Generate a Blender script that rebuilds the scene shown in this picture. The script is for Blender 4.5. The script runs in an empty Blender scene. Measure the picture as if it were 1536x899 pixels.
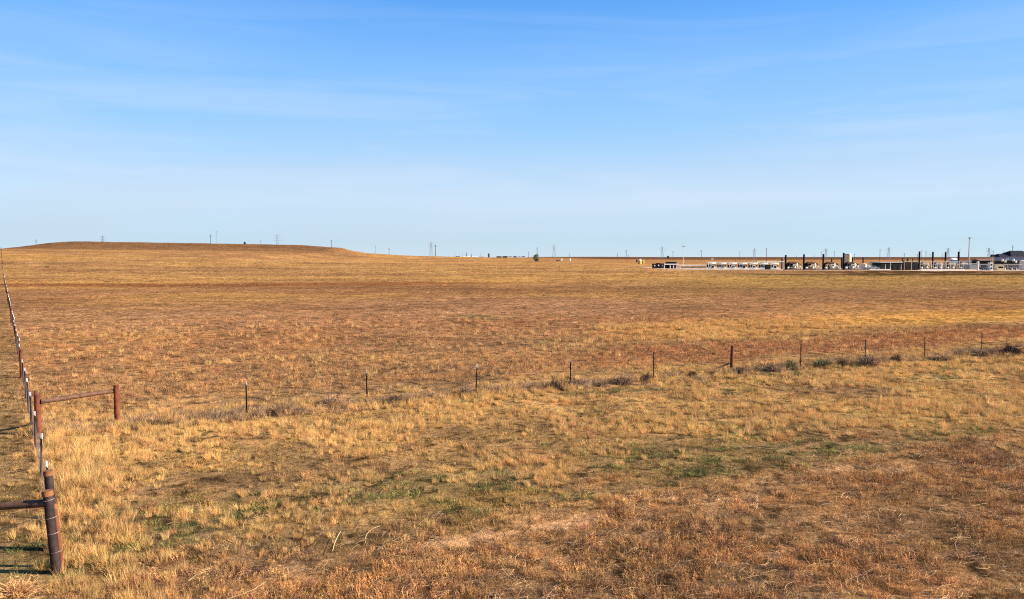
import bpy, math, random
import numpy as np
from mathutils import Vector, Matrix
R = math.radians
random.seed(7)
rng = np.random.default_rng(11)
SC = bpy.context.scene
COL = SC.collection

# ------------------------------------------------------------------ camera model (photo pixels, 1536 x 899)
F = 1150.0; CAMZ = 6.0; PITCH = math.atan(63.5 / F)

# ------------------------------------------------------------------ noise helpers
def _hash(ix, iy, s):
    n = (ix.astype(np.int64) * 374761393 + iy.astype(np.int64) * 668265263 + s * 1442695041) & 0xffffffff
    n = ((n ^ (n >> 13)) * 1274126177) & 0xffffffff
    n = ((n ^ (n >> 15)) * 2246822519) & 0xffffffff
    return ((n ^ (n >> 16)) & 0xffffff) / float(0xffffff)
def vnoise(x, y, s=0):
    x = np.asarray(x, float); y = np.asarray(y, float)
    ix = np.floor(x); iy = np.floor(y); fx = x - ix; fy = y - iy
    ix = ix.astype(np.int64); iy = iy.astype(np.int64)
    u = fx * fx * (3 - 2 * fx); v = fy * fy * (3 - 2 * fy)
    a = _hash(ix, iy, s); b = _hash(ix + 1, iy, s); c = _hash(ix, iy + 1, s); d = _hash(ix + 1, iy + 1, s)
    return (a * (1 - u) + b * u) * (1 - v) + (c * (1 - u) + d * u) * v
def fbm(x, y, s=0, o=4):
    t = 0.0; a = 1.0; n = 0.0
    x = np.asarray(x, float); y = np.asarray(y, float)
    for k in range(o):
        t = t + a * vnoise(x, y, s + k * 17); n += a; a *= 0.55
        x, y = (x * 0.8 - y * 0.6) * 2.03 + 13.1, (x * 0.6 + y * 0.8) * 2.03 + 7.7
    return t / n
def sstep(a, b, x):
    t = np.clip((np.asarray(x, float) - a) / (b - a), 0, 1); return t * t * (3 - 2 * t)
def lerp(a, b, t): return a + (b - a) * t

# ------------------------------------------------------------------ terrain height
PP = [(-2400, 7), (-900, 8), (-200, 10), (0, 11.8), (30, 13.2), (56, 15.2), (80, 16.6), (100, 18.5), (117, 19.1), (156, 18.8), (200, 18.4), (300, 17.6),
      (417, 16.4), (456, 15.9), (495, 14.4), (513, 13.8), (530, 11.1), (554, 9.2), (600, 7.5), (640, 6.6), (700, 5.9), (760, 5.3), (830, 4.2), (900, 2.0), (990, 0), (3000, 0)]
PX = np.array([(p - 768) * 650 / F for p, h in PP]); PH = np.array([h for p, h in PP])
def H(x, y):
    x = np.asarray(x, float); y = np.asarray(y, float)
    d = np.hypot(x, y)
    Rr = 0.66 * sstep(130, 600, y) ** 1.15 + 0.34 * sstep(560, 650, y)
    Rr = Rr * (1 - 0.35 * sstep(760, 1200, y))
    # the steep cap of the left hill ends in a bench
    h = np.interp(x * 650 / np.maximum(y, 650), PX, PH) * Rr
    h = h + (fbm(x / 140., y / 140., 3, 3) - .5) * 0.9 * sstep(60, 300, d) * (1 - .6 * sstep(250, 420, y) * sstep(20, 60, x))
    h = h + (fbm(x / 13., y / 13., 4, 3) - .5) * .55 * sstep(300, 450, d) * (1 - sstep(20, 60, x))
    h = h + (fbm(x / 2.2, y / 2.2, 5, 3) - .5) * 0.16 * (1 - sstep(90, 260, d))
    h = h + (fbm(x / 9., y / 9., 9, 2) - .5) * 0.22 * sstep(8, 20, d) * (1 - sstep(260, 420, d))
    # shallow swale in front of the gas station and its raised pad
    px = sstep(40, 75, x) * (1 - sstep(360, 420, x))
    h = h - 0.75 * sstep(215, 290, y) * px
    h = h + 1.15 * sstep(300, 318, y) * px * (0.75 + 0.5 * fbm(x / 25., y * 0 + 2, 21, 3))*0.9
    # far low ridge to the right
    h = h + 6.3 * sstep(2150, 2650, y) * sstep(100, 420, x) * (0.86 + .28 * fbm(x / 420., y / 900., 31, 2))
    h = h - 0.25*np.exp(-(((x*-.431+y*.902)-14.4)/.9)**2)*0.3
    return h
def Hs(x, y): return float(H(np.array([x]), np.array([y]))[0])

def ray(px, py):
    a = (px - 768) / F; b = (449.5 - py) / F
    c, s = math.cos(PITCH), math.sin(PITCH)
    return a, c + b * s, -s + b * c        # world dx, dy, dz
def G(px, py):
    dx, dy, dz = ray(px, py); dx /= dy; dz /= dy
    yy = np.concatenate([np.arange(8, 120, .05), np.arange(120, 900, .5), np.arange(900, 6000, 4)])
    zz = CAMZ + dz * yy - H(dx * yy, yy)
    k = np.argmax(zz <= 0)
    if zz[k] > 0: k = len(yy) - 1
    y = yy[k]; return dx * y, y
def XD(px, D): return (px - 768) / F * D
def ZP(py, D):
    dx, dy, dz = ray(768, py); return CAMZ + dz / dy * D

# fence directions in plan
FU = np.array([.902, .431])          # along the cross fence
def vdist(x, y): return -.431 * x + .902 * y
A0 = np.array(G(87, 861)); W0 = np.array(G(33, 567))
LD = (W0 - A0) / np.linalg.norm(W0 - A0)         # left fence direction
def lside(x, y):                                  # >0: right of the left fence
    return (x - A0[0]) * LD[1] - (y - A0[1]) * LD[0]

# ------------------------------------------------------------------ field colours (albedo of the plants and soil)
vs = np.array([0, 11, 14.5, 15.6, 17, 20, 27, 31, 34, 37, 41, 45, 49, 55, 66, 86, 120, 150, 200, 280, 420, 650, 1200, 8000.])
cs = np.array([(.29,.165,.072),(.28,.158,.070),(.31,.175,.078),(.36,.205,.08),(.42,.26,.09),(.50,.30,.11),(.56,.34,.125),(.55,.33,.12),(.48,.275,.115),
 (.47,.255,.11),(.47,.26,.11),(.46,.25,.105),(.44,.235,.105),(.43,.225,.10),(.42,.225,.105),(.41,.23,.12),(.44,.25,.12),(.45,.26,.12),(.54,.33,.135),(.56,.35,.15),(.55,.33,.145),(.50,.29,.13),(.48,.28,.13),(.46,.28,.14)])
def mixc(c, col, t):
    return c * (1 - t[:, None]) + np.array(col)[None, :] * t[:, None]
RL = G(150, 427)[1] + .04 * 90
def field(x, y):
    x = np.asarray(x, float); y = np.asarray(y, float)
    v = vdist(x, y); u = .902 * x + .431 * y; d = np.hypot(x, y)
    nA = fbm(u / 22., v / 12., 41, 4) - .5
    vv = v * (1 + .30 * nA * sstep(16, 40, v)) + 1.6 * (fbm(u / 3., v / 3., 43, 3) - .5)
    # beyond ~120 m the bands follow the lie of the land rather than the fence
    vv = np.where(v > 70, lerp(vv, y * .9 * (1 + .3 * nA), sstep(70, 160, v)), vv)
    vv = np.clip(vv, 0, 7999)
    lv = np.log(vv + 3)
    c = np.stack([np.interp(lv, np.log(vs + 3), cs[:, k]) for k in range(3)], 1)
    n1 = fbm(x / 14., y / 11., 51, 5); n2 = fbm(x / 5., y / 5., 57, 4); n3 = fbm(x / 1.3, y / 1.3, 61, 3)
    n4 = fbm(x / 45., y / 30., 67, 5)
    fd = sstep(30, 60, v)
    c = mixc(c, (.42, .20, .095), .38 * sstep(.52, .66, n1) * lerp(.5, 1, fd))          # rust
    c = mixc(c, (.62, .37, .13), .60 * sstep(.52, .68, n4) * sstep(33, 60, v))              # gold
    c = mixc(c, (.34, .19, .105), .65 * (1 - sstep(.34, .48, n4)) * sstep(40, 80, v))       # grey brown
    c = mixc(c, (.23, .14, .08), .5 * (1 - sstep(.34, .48, n2)) * (1 - .5 * sstep(60, 90, v)))
    n6 = fbm(x / 2.3, y / 1.7, 63, 3); c = mixc(c, (.17, .10, .06), .45 * (1 - sstep(.36, .48, n6)) * (1 - sstep(40, 80, v))); c = mixc(c, (.54, .26, .10), .6 * sstep(.55, .66, n6) * (1 - sstep(14, 17, v)))
    c = mixc(c, (.40, .25, .14), .35 * sstep(34, 40, v) * (1 - sstep(90, 120, v)) * sstep(.42, .6, fbm(x / 16., y / 9., 69, 4)))
    c = mixc(c, (.58, .25, .11), .36 * sstep(.60, .72, n3) * (1 - sstep(60, 90, v)))
    # orange and gold drift on the right past the fence
    c = mixc(c, (.66, .36, .09), .6 * sstep(2, 14, x) * sstep(43, 47, v + 3 * nA) * (1 - sstep(52, 60, v + 3 * nA)))
    c = mixc(c, (.46, .18, .08), .60 * sstep(-2, 10, x) * sstep(33.5, 35.5, v + 5*nA) * (1 - sstep(40, 43, v + 5*nA)))
    c = mixc(c, (.50, .35, .12), .5 * sstep(10, 60, x) * sstep(130, 150, y + 30 * nA) * (1 - sstep(205, 225, y + 40 * nA)))
    c = mixc(c, (.34, .28, .10), .6 * sstep(40, 90, x) * sstep(215, 235, y + 30*nA) * (1 - sstep(285, 292, y)))
    # grey-brown thinner sward right of centre and far middle
    c = mixc(c, (.40, .235, .135), .6 * sstep(62, 72, v+10*nA) * (1 - sstep(100, 118, v+10*nA)) * sstep(.38, .5, n1))
    # rust line on the left hill foot
    w = np.exp(-((y - (RL + .04 * x + 14 * (fbm(x / 60., y * 0, 71, 3) - .5))) / 9.) ** 2) * (1 - sstep(-30, 10, x))
    c = mixc(c, (.30, .12, .05), .85 * w)
    # steep hill cap's shade put into the colour; dark heath on the far ridge
    w = sstep(520, 590, y + 60 * (n4 - .5)) * (1 - sstep(-155, -118, x)) * sstep(-460, -395, x) * (1 - sstep(720, 900, y))
    c = mixc(c, (.21, .12, .068), .8 * w)
    w = sstep(1700, 2000, y) * sstep(60, 300, x)
    c = mixc(c, (.13, .07, .05), .85 * w)
    # pasture left of the side fence
    ls = lside(x, y)
    c = mixc(c, (.36, .235, .105), .8 * (1 - sstep(-.8, .2, ls)) * (1 - sstep(80, 200, y)))
    # dark strip of ground colour in the swale at the foot of the pad
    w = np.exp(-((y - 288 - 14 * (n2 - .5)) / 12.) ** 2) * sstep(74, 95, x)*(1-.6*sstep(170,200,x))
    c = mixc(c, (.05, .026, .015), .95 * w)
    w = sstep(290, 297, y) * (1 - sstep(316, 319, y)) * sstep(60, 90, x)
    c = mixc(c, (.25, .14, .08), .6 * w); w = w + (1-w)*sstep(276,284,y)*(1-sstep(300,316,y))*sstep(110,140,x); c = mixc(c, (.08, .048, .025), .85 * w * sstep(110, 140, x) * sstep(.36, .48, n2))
    k = lerp(.92, .60, sstep(38, 130, d)); k = k * (1 - .12 * sstep(33, 38, v) * (1 - sstep(100, 170, v))); k = k * (1 + .40 * (fbm(x / 95., y / 13., 181, 4) - .5) * sstep(70, 140, d) + .25 * (fbm(x / 30., y / 6., 185, 3) - .5) * sstep(50, 90, d))
    f_ = sstep(34, 60, v)[:, None]; c = c * k[:, None] * (np.array([[1., .98, .82]]) * (1 - f_) + np.array([[1.03, .90, .78]]) * f_)
    return c
def green_mask(x, y):
    v = vdist(x, y); u = .902 * x + .431 * y
    n = fbm(u / 2.6, v / 1.1, 81, 4)
    m = sstep(15.6, 16.6, v) * (1 - sstep(18.5, 21.5, v)) * sstep(-6, 0, u) * (1 - sstep(24, 30, u)) * sstep(.34, .46, n)
    m2 = .75 * sstep(19, 21, v) * (1 - sstep(31, 33, v)) * sstep(.60, .68, fbm(u / 3., v / 1.2, 91, 4)) * sstep(10,16,u)
    m3 = sstep(.6, .66, fbm(x / 5., y / 3., 95, 3)) * np.exp(-((x + 2) / 5.) ** 2 - ((y - 80) / 4.) ** 2)*1.5
    m4 = .8 * sstep(14.5, 16, v) * (1 - sstep(20, 23, v)) * sstep(.56, .66, fbm(u / 1.6, v / .9, 97, 4)) * (1 - sstep(-3, 2, u))
    return np.clip(m + m2 + m3 + m4, 0, 1)
def bare_mask(x, y):
    v = vdist(x, y); u = .902 * x + .431 * y
    n = fbm(u / 2.4, v / .55, 101, 4)
    m = sstep(13.4, 14.0, v) * (1 - sstep(15.1, 15.7, v)) * sstep(.60, .70, n)
    m *= .6; m += .6 * sstep(15.0, 15.6, v) * (1 - sstep(18.5, 20, v)) * sstep(16, 20, u) * sstep(.56, .66, n) * .6
    for (qx, qy, ru, rv) in BARE:
        cu = .902 * qx + .431 * qy; cv = vdist(qx, qy)
        m += np.clip(1.35 - np.hypot((u - cu) / ru, (v - cv) / rv) - .5 * (n - .5), 0, 1) * 1.4
    return np.clip(m, 0, 1)
BARE = [G(868, 785) + (.75, .32), G(700, 812) + (1.1, .28), G(1255, 705) + (1.1, .35), G(1500, 605) + (1.2, .3)]

# ------------------------------------------------------------------ materials
MATS = {}
def new_mat(name):
    m = bpy.data.materials.new(name); m.use_nodes = True
    nt = m.node_tree; nt.nodes.clear()
    out = nt.nodes.new('ShaderNodeOutputMaterial'); return m, nt, out
def mat(name, col, rough=.7, metal=0., var=.25, scale=3., bump=.15, col2=None):
    if name in MATS: return MATS[name]
    m, nt, out = new_mat(name); N = nt.nodes; L = nt.links
    p = N.new('ShaderNodeBsdfPrincipled'); p.inputs['Roughness'].default_value = rough; p.inputs['Metallic'].default_value = metal; p.inputs['Specular IOR Level'].default_value = .2
    g = N.new('ShaderNodeTexCoord'); n = N.new('ShaderNodeTexNoise'); n.inputs['Scale'].default_value = scale; n.inputs['Detail'].default_value = 6
    L.new(g.outputs['Object'], n.inputs['Vector'])
    r = N.new('ShaderNodeValToRGB'); r.color_ramp.elements[0].position = .3; r.color_ramp.elements[1].position = .7
    c2 = col2 if col2 else [min(1, c * (1 + var)) for c in col]
    r.color_ramp.elements[0].color = [c * (1 - var) for c in col] + [1] if not col2 else list(col) + [1]
    r.color_ramp.elements[1].color = list(c2) + [1]
    L.new(n.outputs['Fac'], r.inputs['Fac']); L.new(r.outputs['Color'], p.inputs['Base Color'])
    b = N.new('ShaderNodeBump'); b.inputs['Strength'].default_value = bump; b.inputs['Distance'].default_value = .02
    L.new(n.outputs['Fac'], b.inputs['Height']); L.new(b.outputs['Normal'], p.inputs['Normal'])
    L.new(p.outputs['BSDF'], out.inputs['Surface']); MATS[name] = m; return m

def ground_mat():
    m, nt, out = new_mat('field_soil_and_sward'); N = nt.nodes; L = nt.links
    p = N.new('ShaderNodeBsdfPrincipled'); p.inputs['Roughness'].default_value = .95; p.inputs['Specular IOR Level'].default_value = 0
    a = N.new('ShaderNodeAttribute'); a.attribute_name = 'col'
    geo = N.new('ShaderNodeNewGeometry')
    def noise(s, det, rough=.6):
        n = N.new('ShaderNodeTexNoise'); n.inputs['Scale'].default_value = s; n.inputs['Detail'].default_value = det
        n.inputs['Roughness'].default_value = rough; L.new(geo.outputs['Position'], n.inputs['Vector']); return n
    n1 = noise(7., 6, .7); n2 = noise(.45, 9, .72); n3 = noise(.08, 8, .7)
    cur = a.outputs['Color']
    for n, lo, hi, p0, p1 in ((n1, .45, 1.5, .3, .7), (n2, .5, 1.42, .35, .65), (n3, .78, 1.2, .35, .65)):
        mr = N.new('ShaderNodeMapRange'); mr.inputs['From Min'].default_value = p0; mr.inputs['From Max'].default_value = p1
        mr.inputs['To Min'].default_value = lo; mr.inputs['To Max'].default_value = hi
        L.new(n.outputs['Fac'], mr.inputs['Value'])
        vm = N.new('ShaderNodeVectorMath'); vm.operation = 'SCALE'; L.new(cur, vm.inputs[0]); L.new(mr.outputs['Result'], vm.inputs['Scale'])
        cur = vm.outputs['Vector']
    nd = noise(1.7, 4, .55); nd.noise_dimensions = '3D'  # thresholded specks darken the colour for tussock shade and dark soil between
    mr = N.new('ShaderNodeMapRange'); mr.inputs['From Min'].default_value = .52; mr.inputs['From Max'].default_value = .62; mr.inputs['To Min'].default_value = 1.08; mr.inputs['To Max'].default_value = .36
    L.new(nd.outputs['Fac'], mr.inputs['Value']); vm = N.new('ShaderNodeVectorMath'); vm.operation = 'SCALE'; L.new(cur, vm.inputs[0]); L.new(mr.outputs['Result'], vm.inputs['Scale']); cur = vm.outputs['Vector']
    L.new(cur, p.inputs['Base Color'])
    b = N.new('ShaderNodeBump'); b.inputs['Strength'].default_value = .9; b.inputs['Distance'].default_value = .05
    L.new(n1.outputs['Fac'], b.inputs['Height'])
    b2 = N.new('ShaderNodeBump'); b2.inputs['Strength'].default_value = .9; b2.inputs['Distance'].default_value = .5
    L.new(n2.outputs['Fac'], b2.inputs['Height']); L.new(b.outputs['Normal'], b2.inputs['Normal'])
    L.new(b2.outputs['Normal'], p.inputs['Normal']); L.new(p.outputs['BSDF'], out.inputs['Surface'])
    return m
def blade_mat(name, sat=1., transl=.25):
    m, nt, out = new_mat(name); N = nt.nodes; L = nt.links
    a = N.new('ShaderNodeAttribute'); a.attribute_name = 'col'; a.attribute_type = 'INSTANCER'
    bl = N.new('ShaderNodeAttribute'); bl.attribute_name = 'tint'; bl.attribute_type = 'GEOMETRY'
    vm = N.new('ShaderNodeVectorMath'); vm.operation = 'SCALE'; L.new(a.outputs['Color'], vm.inputs[0]); L.new(bl.outputs['Fac'], vm.inputs['Scale'])
    d = N.new('ShaderNodeBsdfPrincipled'); d.inputs['Roughness'].default_value = .65; d.inputs['Specular IOR Level'].default_value = .05
    t = N.new('ShaderNodeBsdfTranslucent'); mx = N.new('ShaderNodeMixShader'); mx.inputs[0].default_value = transl
    L.new(vm.outputs['Vector'], d.inputs['Base Color']); L.new(vm.outputs['Vector'], t.inputs['Color'])
    L.new(d.outputs[0], mx.inputs[1]); L.new(t.outputs[0], mx.inputs[2]); L.new(mx.outputs[0], out.inputs['Surface'])
    return m

# ------------------------------------------------------------------ mesh builder and tagging
class MB:
    def __init__(s): s.v = []; s.f = []; s.sm = []
    def add(s, vs_, fs, smooth=False):
        o = len(s.v); s.v += [tuple(v) for v in vs_]; s.f += [tuple(i + o for i in f) for f in fs]; s.sm += [smooth] * len(fs)
    def box(s, c, d, rz=0, ch=0.0):
        x, y, z = c; a, b, h = d[0] / 2, d[1] / 2, d[2] / 2
        P = [(-a, -b, -h), (a, -b, -h), (a, b, -h), (-a, b, -h), (-a, -b, h), (a, -b, h), (a, b, h), (-a, b, h)]
        cr, sr = math.cos(rz), math.sin(rz)
        s.add([(x + p[0] * cr - p[1] * sr, y + p[0] * sr + p[1] * cr, z + p[2]) for p in P],
              [(0, 3, 2, 1), (4, 5, 6, 7), (0, 1, 5, 4), (1, 2, 6, 5), (2, 3, 7, 6), (3, 0, 4, 7)]); return s
    def cyl(s, p0, p1, r0, r1=None, n=10, caps=True):
        r1 = r0 if r1 is None else r1
        p0 = Vector(p0); p1 = Vector(p1); d = (p1 - p0).normalized()
        a = d.orthogonal().normalized(); b = d.cross(a)
        V = []
        for p, r in ((p0, r0), (p1, r1)):
            for k in range(n):
                t = 2 * math.pi * k / n; V.append(p + (a * math.cos(t) + b * math.sin(t)) * r)
        s.add(V, [(k, (k + 1) % n, n + (k + 1) % n, n + k) for k in range(n)], True)
        if caps: s.add(V, [tuple(range(n - 1, -1, -1)), tuple(range(n, 2 * n))])
        return s
    def path(s, pts, r, n=6):
        for a, b in zip(pts[:-1], pts[1:]): s.cyl(a, b, r, r, n)
        return s
    def vessel(s, c, axis, r, L, n=14):      # cylinder with domed heads
        ax = Vector(axis).normalized(); c = Vector(c); a = ax.orthogonal().normalized(); b = ax.cross(a)
        prof = [(-L / 2 - r * .45, .02), (-L / 2 - r * .36, r * .55), (-L / 2 - r * .15, r * .9), (-L / 2, r), (L / 2, r), (L / 2 + r * .15, r * .9), (L / 2 + r * .36, r * .55), (L / 2 + r * .45, .02)]
        V = []
        for z, q in prof:
            for k in range(n):
                t = 2 * math.pi * k / n; V.append(c + ax * z + (a * math.cos(t) + b * math.sin(t)) * q)
        Fc = [(i * n + k, i * n + (k + 1) % n, (i + 1) * n + (k + 1) % n, (i + 1) * n + k) for i in range(len(prof) - 1) for k in range(n)]
        s.add(V, Fc, True); return s
    def build(s, name, m, parent=None, loc=None):
        me = bpy.data.meshes.new(name); me.from_pydata(s.v, [], s.f)
        me.polygons.foreach_set('use_smooth', s.sm); me.materials.append(m); me.update()
        o = bpy.data.objects.new(name, me); COL.objects.link(o)
        if parent: o.parent = parent
        if loc is not None: o.location = loc
        return o
def tag(o, label=None, cat=None, group=None, kind=None):
    if label: o['label'] = label
    if cat: o['category'] = cat
    if group: o['group'] = group
    if kind: o['kind'] = kind
    return o
def empty(name, loc, label, cat, group=None, rz=0):
    o = bpy.data.objects.new(name, None); COL.objects.link(o); o.location = loc; o.rotation_euler = (0, 0, rz)
    o.empty_display_size = .2
    return tag(o, label, cat, group)
def gl(x, y, dz=0.): return (x, y, Hs(x, y) + dz)

# shared materials
M_rust = mat('rusty_pipe', (.06, .020, .012), .85, 0, col2=(.21, .062, .026), scale=5, bump=.4)
M_dpipe = mat('shade_dark_pipe', (.012, .008, .008), .7, 0, col2=(.045, .027, .026), scale=6, bump=.5)  # darkened copy of the rusty pipe: near posts' shadow side put in the colour
M_cap = mat('rust_orange_cap', (.13, .05, .02), .85, 0, col2=(.24, .10, .04), scale=8)
M_rail = mat('weathered_brown_rail', (.05, .026, .018), .85, 0, col2=(.15, .075, .048), scale=7, bump=.5)
M_post = mat('dark_green_steel_post', (.016, .014, .013), .8, 0, var=.35)
M_white = mat('white_post_tip', (.75, .73, .70), .6)
M_net0 = None; M_wire = mat('galvanised_wire', (.34, .28, .26), .6, .3); M_net = mat('dull_net_wire', (.13, .10, .105), .8)
M_black = mat('black_stack_paint', (.008, .007, .009), .9)
M_cream = mat('cream_tank_paint', (.66, .58, .46), .5)
M_wp = mat('white_equipment_paint', (.74, .71, .66), .45)
M_dark = mat('dark_grey_machinery', (.025, .02, .02), .85)
M_brown = mat('brown_cooler_steel', (.17, .09, .06), .6)
M_tan = mat('tan_tank_paint', (.55, .43, .26), .5)
M_grey = mat('grey_steel', (.32, .32, .33), .5, .4)
M_pyl = mat('pylon_steel', (.20, .22, .25), .7, 0); M_pole = mat('dark_pole', (.085, .08, .085), .85)
M_conc = mat('pale_concrete', (.62, .56, .49), .85)
M_blue = mat('dark_blue_roof', (.004, .005, .016), 1.)
M_bwall = mat('blue_grey_cladding', (.30, .36, .48), .6)
M_dgreen = mat('dark_green_cabinet', (.012, .018, .013), .85)
M_yel = mat('yellow_paint', (.62, .36, .08), .6)
M_glass = mat('dark_glass', (.03, .035, .04), .2)
M_tyre = mat('tyre_rubber', (.02, .02, .02), .9)

# ------------------------------------------------------------------ ground sheet
def build_ground():
    r = [3.0]
    while r[-1] < 9000: r.append(r[-1] * (1.0075 if r[-1] < 900 else 1.012))
    r = np.array(r)
    th = np.concatenate([np.linspace(-50, 50, 560), np.linspace(50, 310, 60)[1:-1]]) * math.pi / 180
    RR, TT = np.meshgrid(r, th, indexing='ij')
    X = (RR * np.sin(TT)).ravel(); Y = (RR * np.cos(TT)).ravel()
    Z = H(X, Y)
    n, m = len(r), len(th)
    co = np.stack([X, Y, Z], 1)
    i = np.arange(n - 1)[:, None]; j = np.arange(m)[None, :]; j2 = (j + 1) % m
    q = np.stack([i * m + j, (i + 1) * m + j, (i + 1) * m + j2, i * m + j2], -1).reshape(-1, 4)[:, ::-1]
    # centre disc
    co = np.vstack([co, [[0, 0, Hs(0, 0)]]]); c0 = len(co) - 1
    jj = np.arange(m); tri = np.stack([np.full(m, c0), jj, (jj + 1) % m], 1)[:, ::-1]
    nf = len(q) + len(tri)
    me = bpy.data.meshes.new('ground'); me.vertices.add(len(co)); me.vertices.foreach_set('co', co.ravel())
    loops = np.concatenate([q.ravel(), tri.ravel()]); me.loops.add(len(loops)); me.loops.foreach_set('vertex_index', loops.astype(np.int32))
    me.polygons.add(nf)
    st = np.concatenate([np.arange(len(q)) * 4, len(q) * 4 + np.arange(len(tri)) * 3]); me.polygons.foreach_set('loop_start', st.astype(np.int32))
    me.update(calc_edges=True); me.validate()
    me.polygons.foreach_set('use_smooth', [True] * len(me.polygons))
    x, y = co[:, 0], co[:, 1]; d = np.hypot(x, y)
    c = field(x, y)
    g = green_mask(x, y); c = mixc(c, (.11, .105, .04), .5 * g)
    # bare soil and trampled litter between plants; sward hides it with distance
    soil = np.array([.15, .085, .05]); k = (.8 * (1 - sstep(35, 95, d)))[:, None]
    c = c * (1 - k) + (c * .35 + soil * .65) * k
    c = mixc(c, (.36, .20, .10), .7 * bare_mask(x, y))
    at = me.color_attributes.new('col', 'FLOAT_COLOR', 'POINT')
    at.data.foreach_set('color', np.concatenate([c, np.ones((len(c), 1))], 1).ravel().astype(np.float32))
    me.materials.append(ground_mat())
    o = bpy.data.objects.new('ground', me); COL.objects.link(o); tag(o, 'dry rolling prairie ground of tan soil and thin sward', 'ground', kind='structure')
build_ground()

# gravel pad of the gas station
def build_pad():
    xs = np.linspace(64, 345, 190); ys = np.linspace(319.5, 395, 50)
    Xg, Yg = np.meshgrid(xs, ys, indexing='ij'); Z = H(Xg.ravel(), Yg.ravel()).reshape(Xg.shape) + .05
    V = [(Xg[i, j], Yg[i, j], Z[i, j]) for i in range(190) for j in range(50)]
    mb = MB(); mb.add(V, [(i * 50 + j, (i + 1) * 50 + j, (i + 1) * 50 + j + 1, i * 50 + j + 1) for i in range(189) for j in range(49)], True)
    o = mb.build('gravel_pad', mat('pad_gravel', (.34, .24, .17), .95, 0, var=.3, scale=1.5)); tag(o, 'pinkish gravel pad under the gas station', 'gravel', kind='structure')
build_pad()

# ------------------------------------------------------------------ grasses (stuff, instanced)
def clump_mesh(name, n, h, spread, w, lean, seed, m, seg=3, curve=.5, stem=False):
    rg = np.random.default_rng(seed); V = []; Fc = []; T = []
    for k in range(n):
        a = rg.uniform(0, 2 * math.pi); rr = spread * math.sqrt(rg.uniform(0, 1)) * .55
        bx, by = rr * math.cos(a), rr * math.sin(a)
        a2 = a + rg.normal(0, .7); L = h * rg.uniform(.5, 1.05); ln = lean * rg.uniform(.25, 1.25)
        dx, dy = math.cos(a2), math.sin(a2); fa = rg.uniform(0, math.pi); wx, wy = math.cos(fa) * w / 2, math.sin(fa) * w / 2
        tint = rg.uniform(.55, 1.5); o = len(V)
        for s in range(seg + 1):
            t = s / seg; off = L * (math.sin(ln) * t + curve * ln * t * t * .5); z = L * (math.cos(ln) * t - .30 * curve * ln * t * t)
            ws = (1 - t) ** .7 if not stem else (1 - .4 * t)
            x, y = bx + dx * off, by + dy * off
            V += [(x - wx * ws, y - wy * ws, z - .02), (x + wx * ws, y + wy * ws, z - .02)]; T += [tint, tint]
        for s in range(seg): Fc.append((o + 2 * s, o + 2 * s + 1, o + 2 * s + 3, o + 2 * s + 2))
        if stem:   # side twigs with seed heads
            for q in range(4):
                t = rg.uniform(.3, 1); off = L * (math.sin(ln) * t + curve * ln * t * t * .5); z = L * (math.cos(ln) * t - .3 * curve * ln * t * t)
                x, y = bx + dx * off, by + dy * off; b2 = rg.uniform(0, 6.28); l2 = h * rg.uniform(.12, .3)
                ex, ey, ez = x + math.cos(b2) * l2 * .8, y + math.sin(b2) * l2 * .8, z + l2 * .6
                o = len(V); V += [(x - wx * .7, y - wy * .7, z), (x + wx * .7, y + wy * .7, z), (ex + wx, ey + wy, ez), (ex - wx, ey - wy, ez)]; T += [tint] * 4
                Fc.append((o, o + 1, o + 2, o + 3))
    me = bpy.data.meshes.new(name); me.from_pydata(V, [], Fc); me.materials.append(m)
    at = me.attributes.new('tint', 'FLOAT', 'POINT'); at.data.foreach_set('value', np.array(T, np.float32)); me.update()
    return bpy.data.objects.new(name, me)
def straw_mesh(name, n, L, w, seed, m, arc=.25):
    rg = np.random.default_rng(seed); V = []; Fc = []; T = []
    for k in range(n):
        a = rg.uniform(0, 6.28); l = L * rg.uniform(.35, 1); ox, oy = rg.normal(0, L * .3, 2); z0 = rg.uniform(.01, .06); dz = rg.uniform(0, .14) * L; bend = rg.normal(0, arc)
        tint = rg.uniform(.75, 1.3); o = len(V)
        for s in range(5):
            t = s / 4; aa = a + bend * t; x = ox + math.cos(aa) * l * (t - .5); y = oy + math.sin(aa) * l * (t - .5); z = z0 + dz * t * (1.4 - t)
            nx, ny = -math.sin(aa) * w / 2, math.cos(aa) * w / 2
            V += [(x - nx, y - ny, z), (x + nx, y + ny, z + w * .5)]; T += [tint, tint]
        for s in range(4): Fc.append((o + 2 * s, o + 2 * s + 1, o + 2 * s + 3, o + 2 * s + 2))
    me = bpy.data.meshes.new(name); me.from_pydata(V, [], Fc); me.materials.append(m)
    at = me.attributes.new('tint', 'FLOAT', 'POINT'); at.data.foreach_set('value', np.array(T, np.float32)); me.update()
    return bpy.data.objects.new(name, me)

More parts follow.
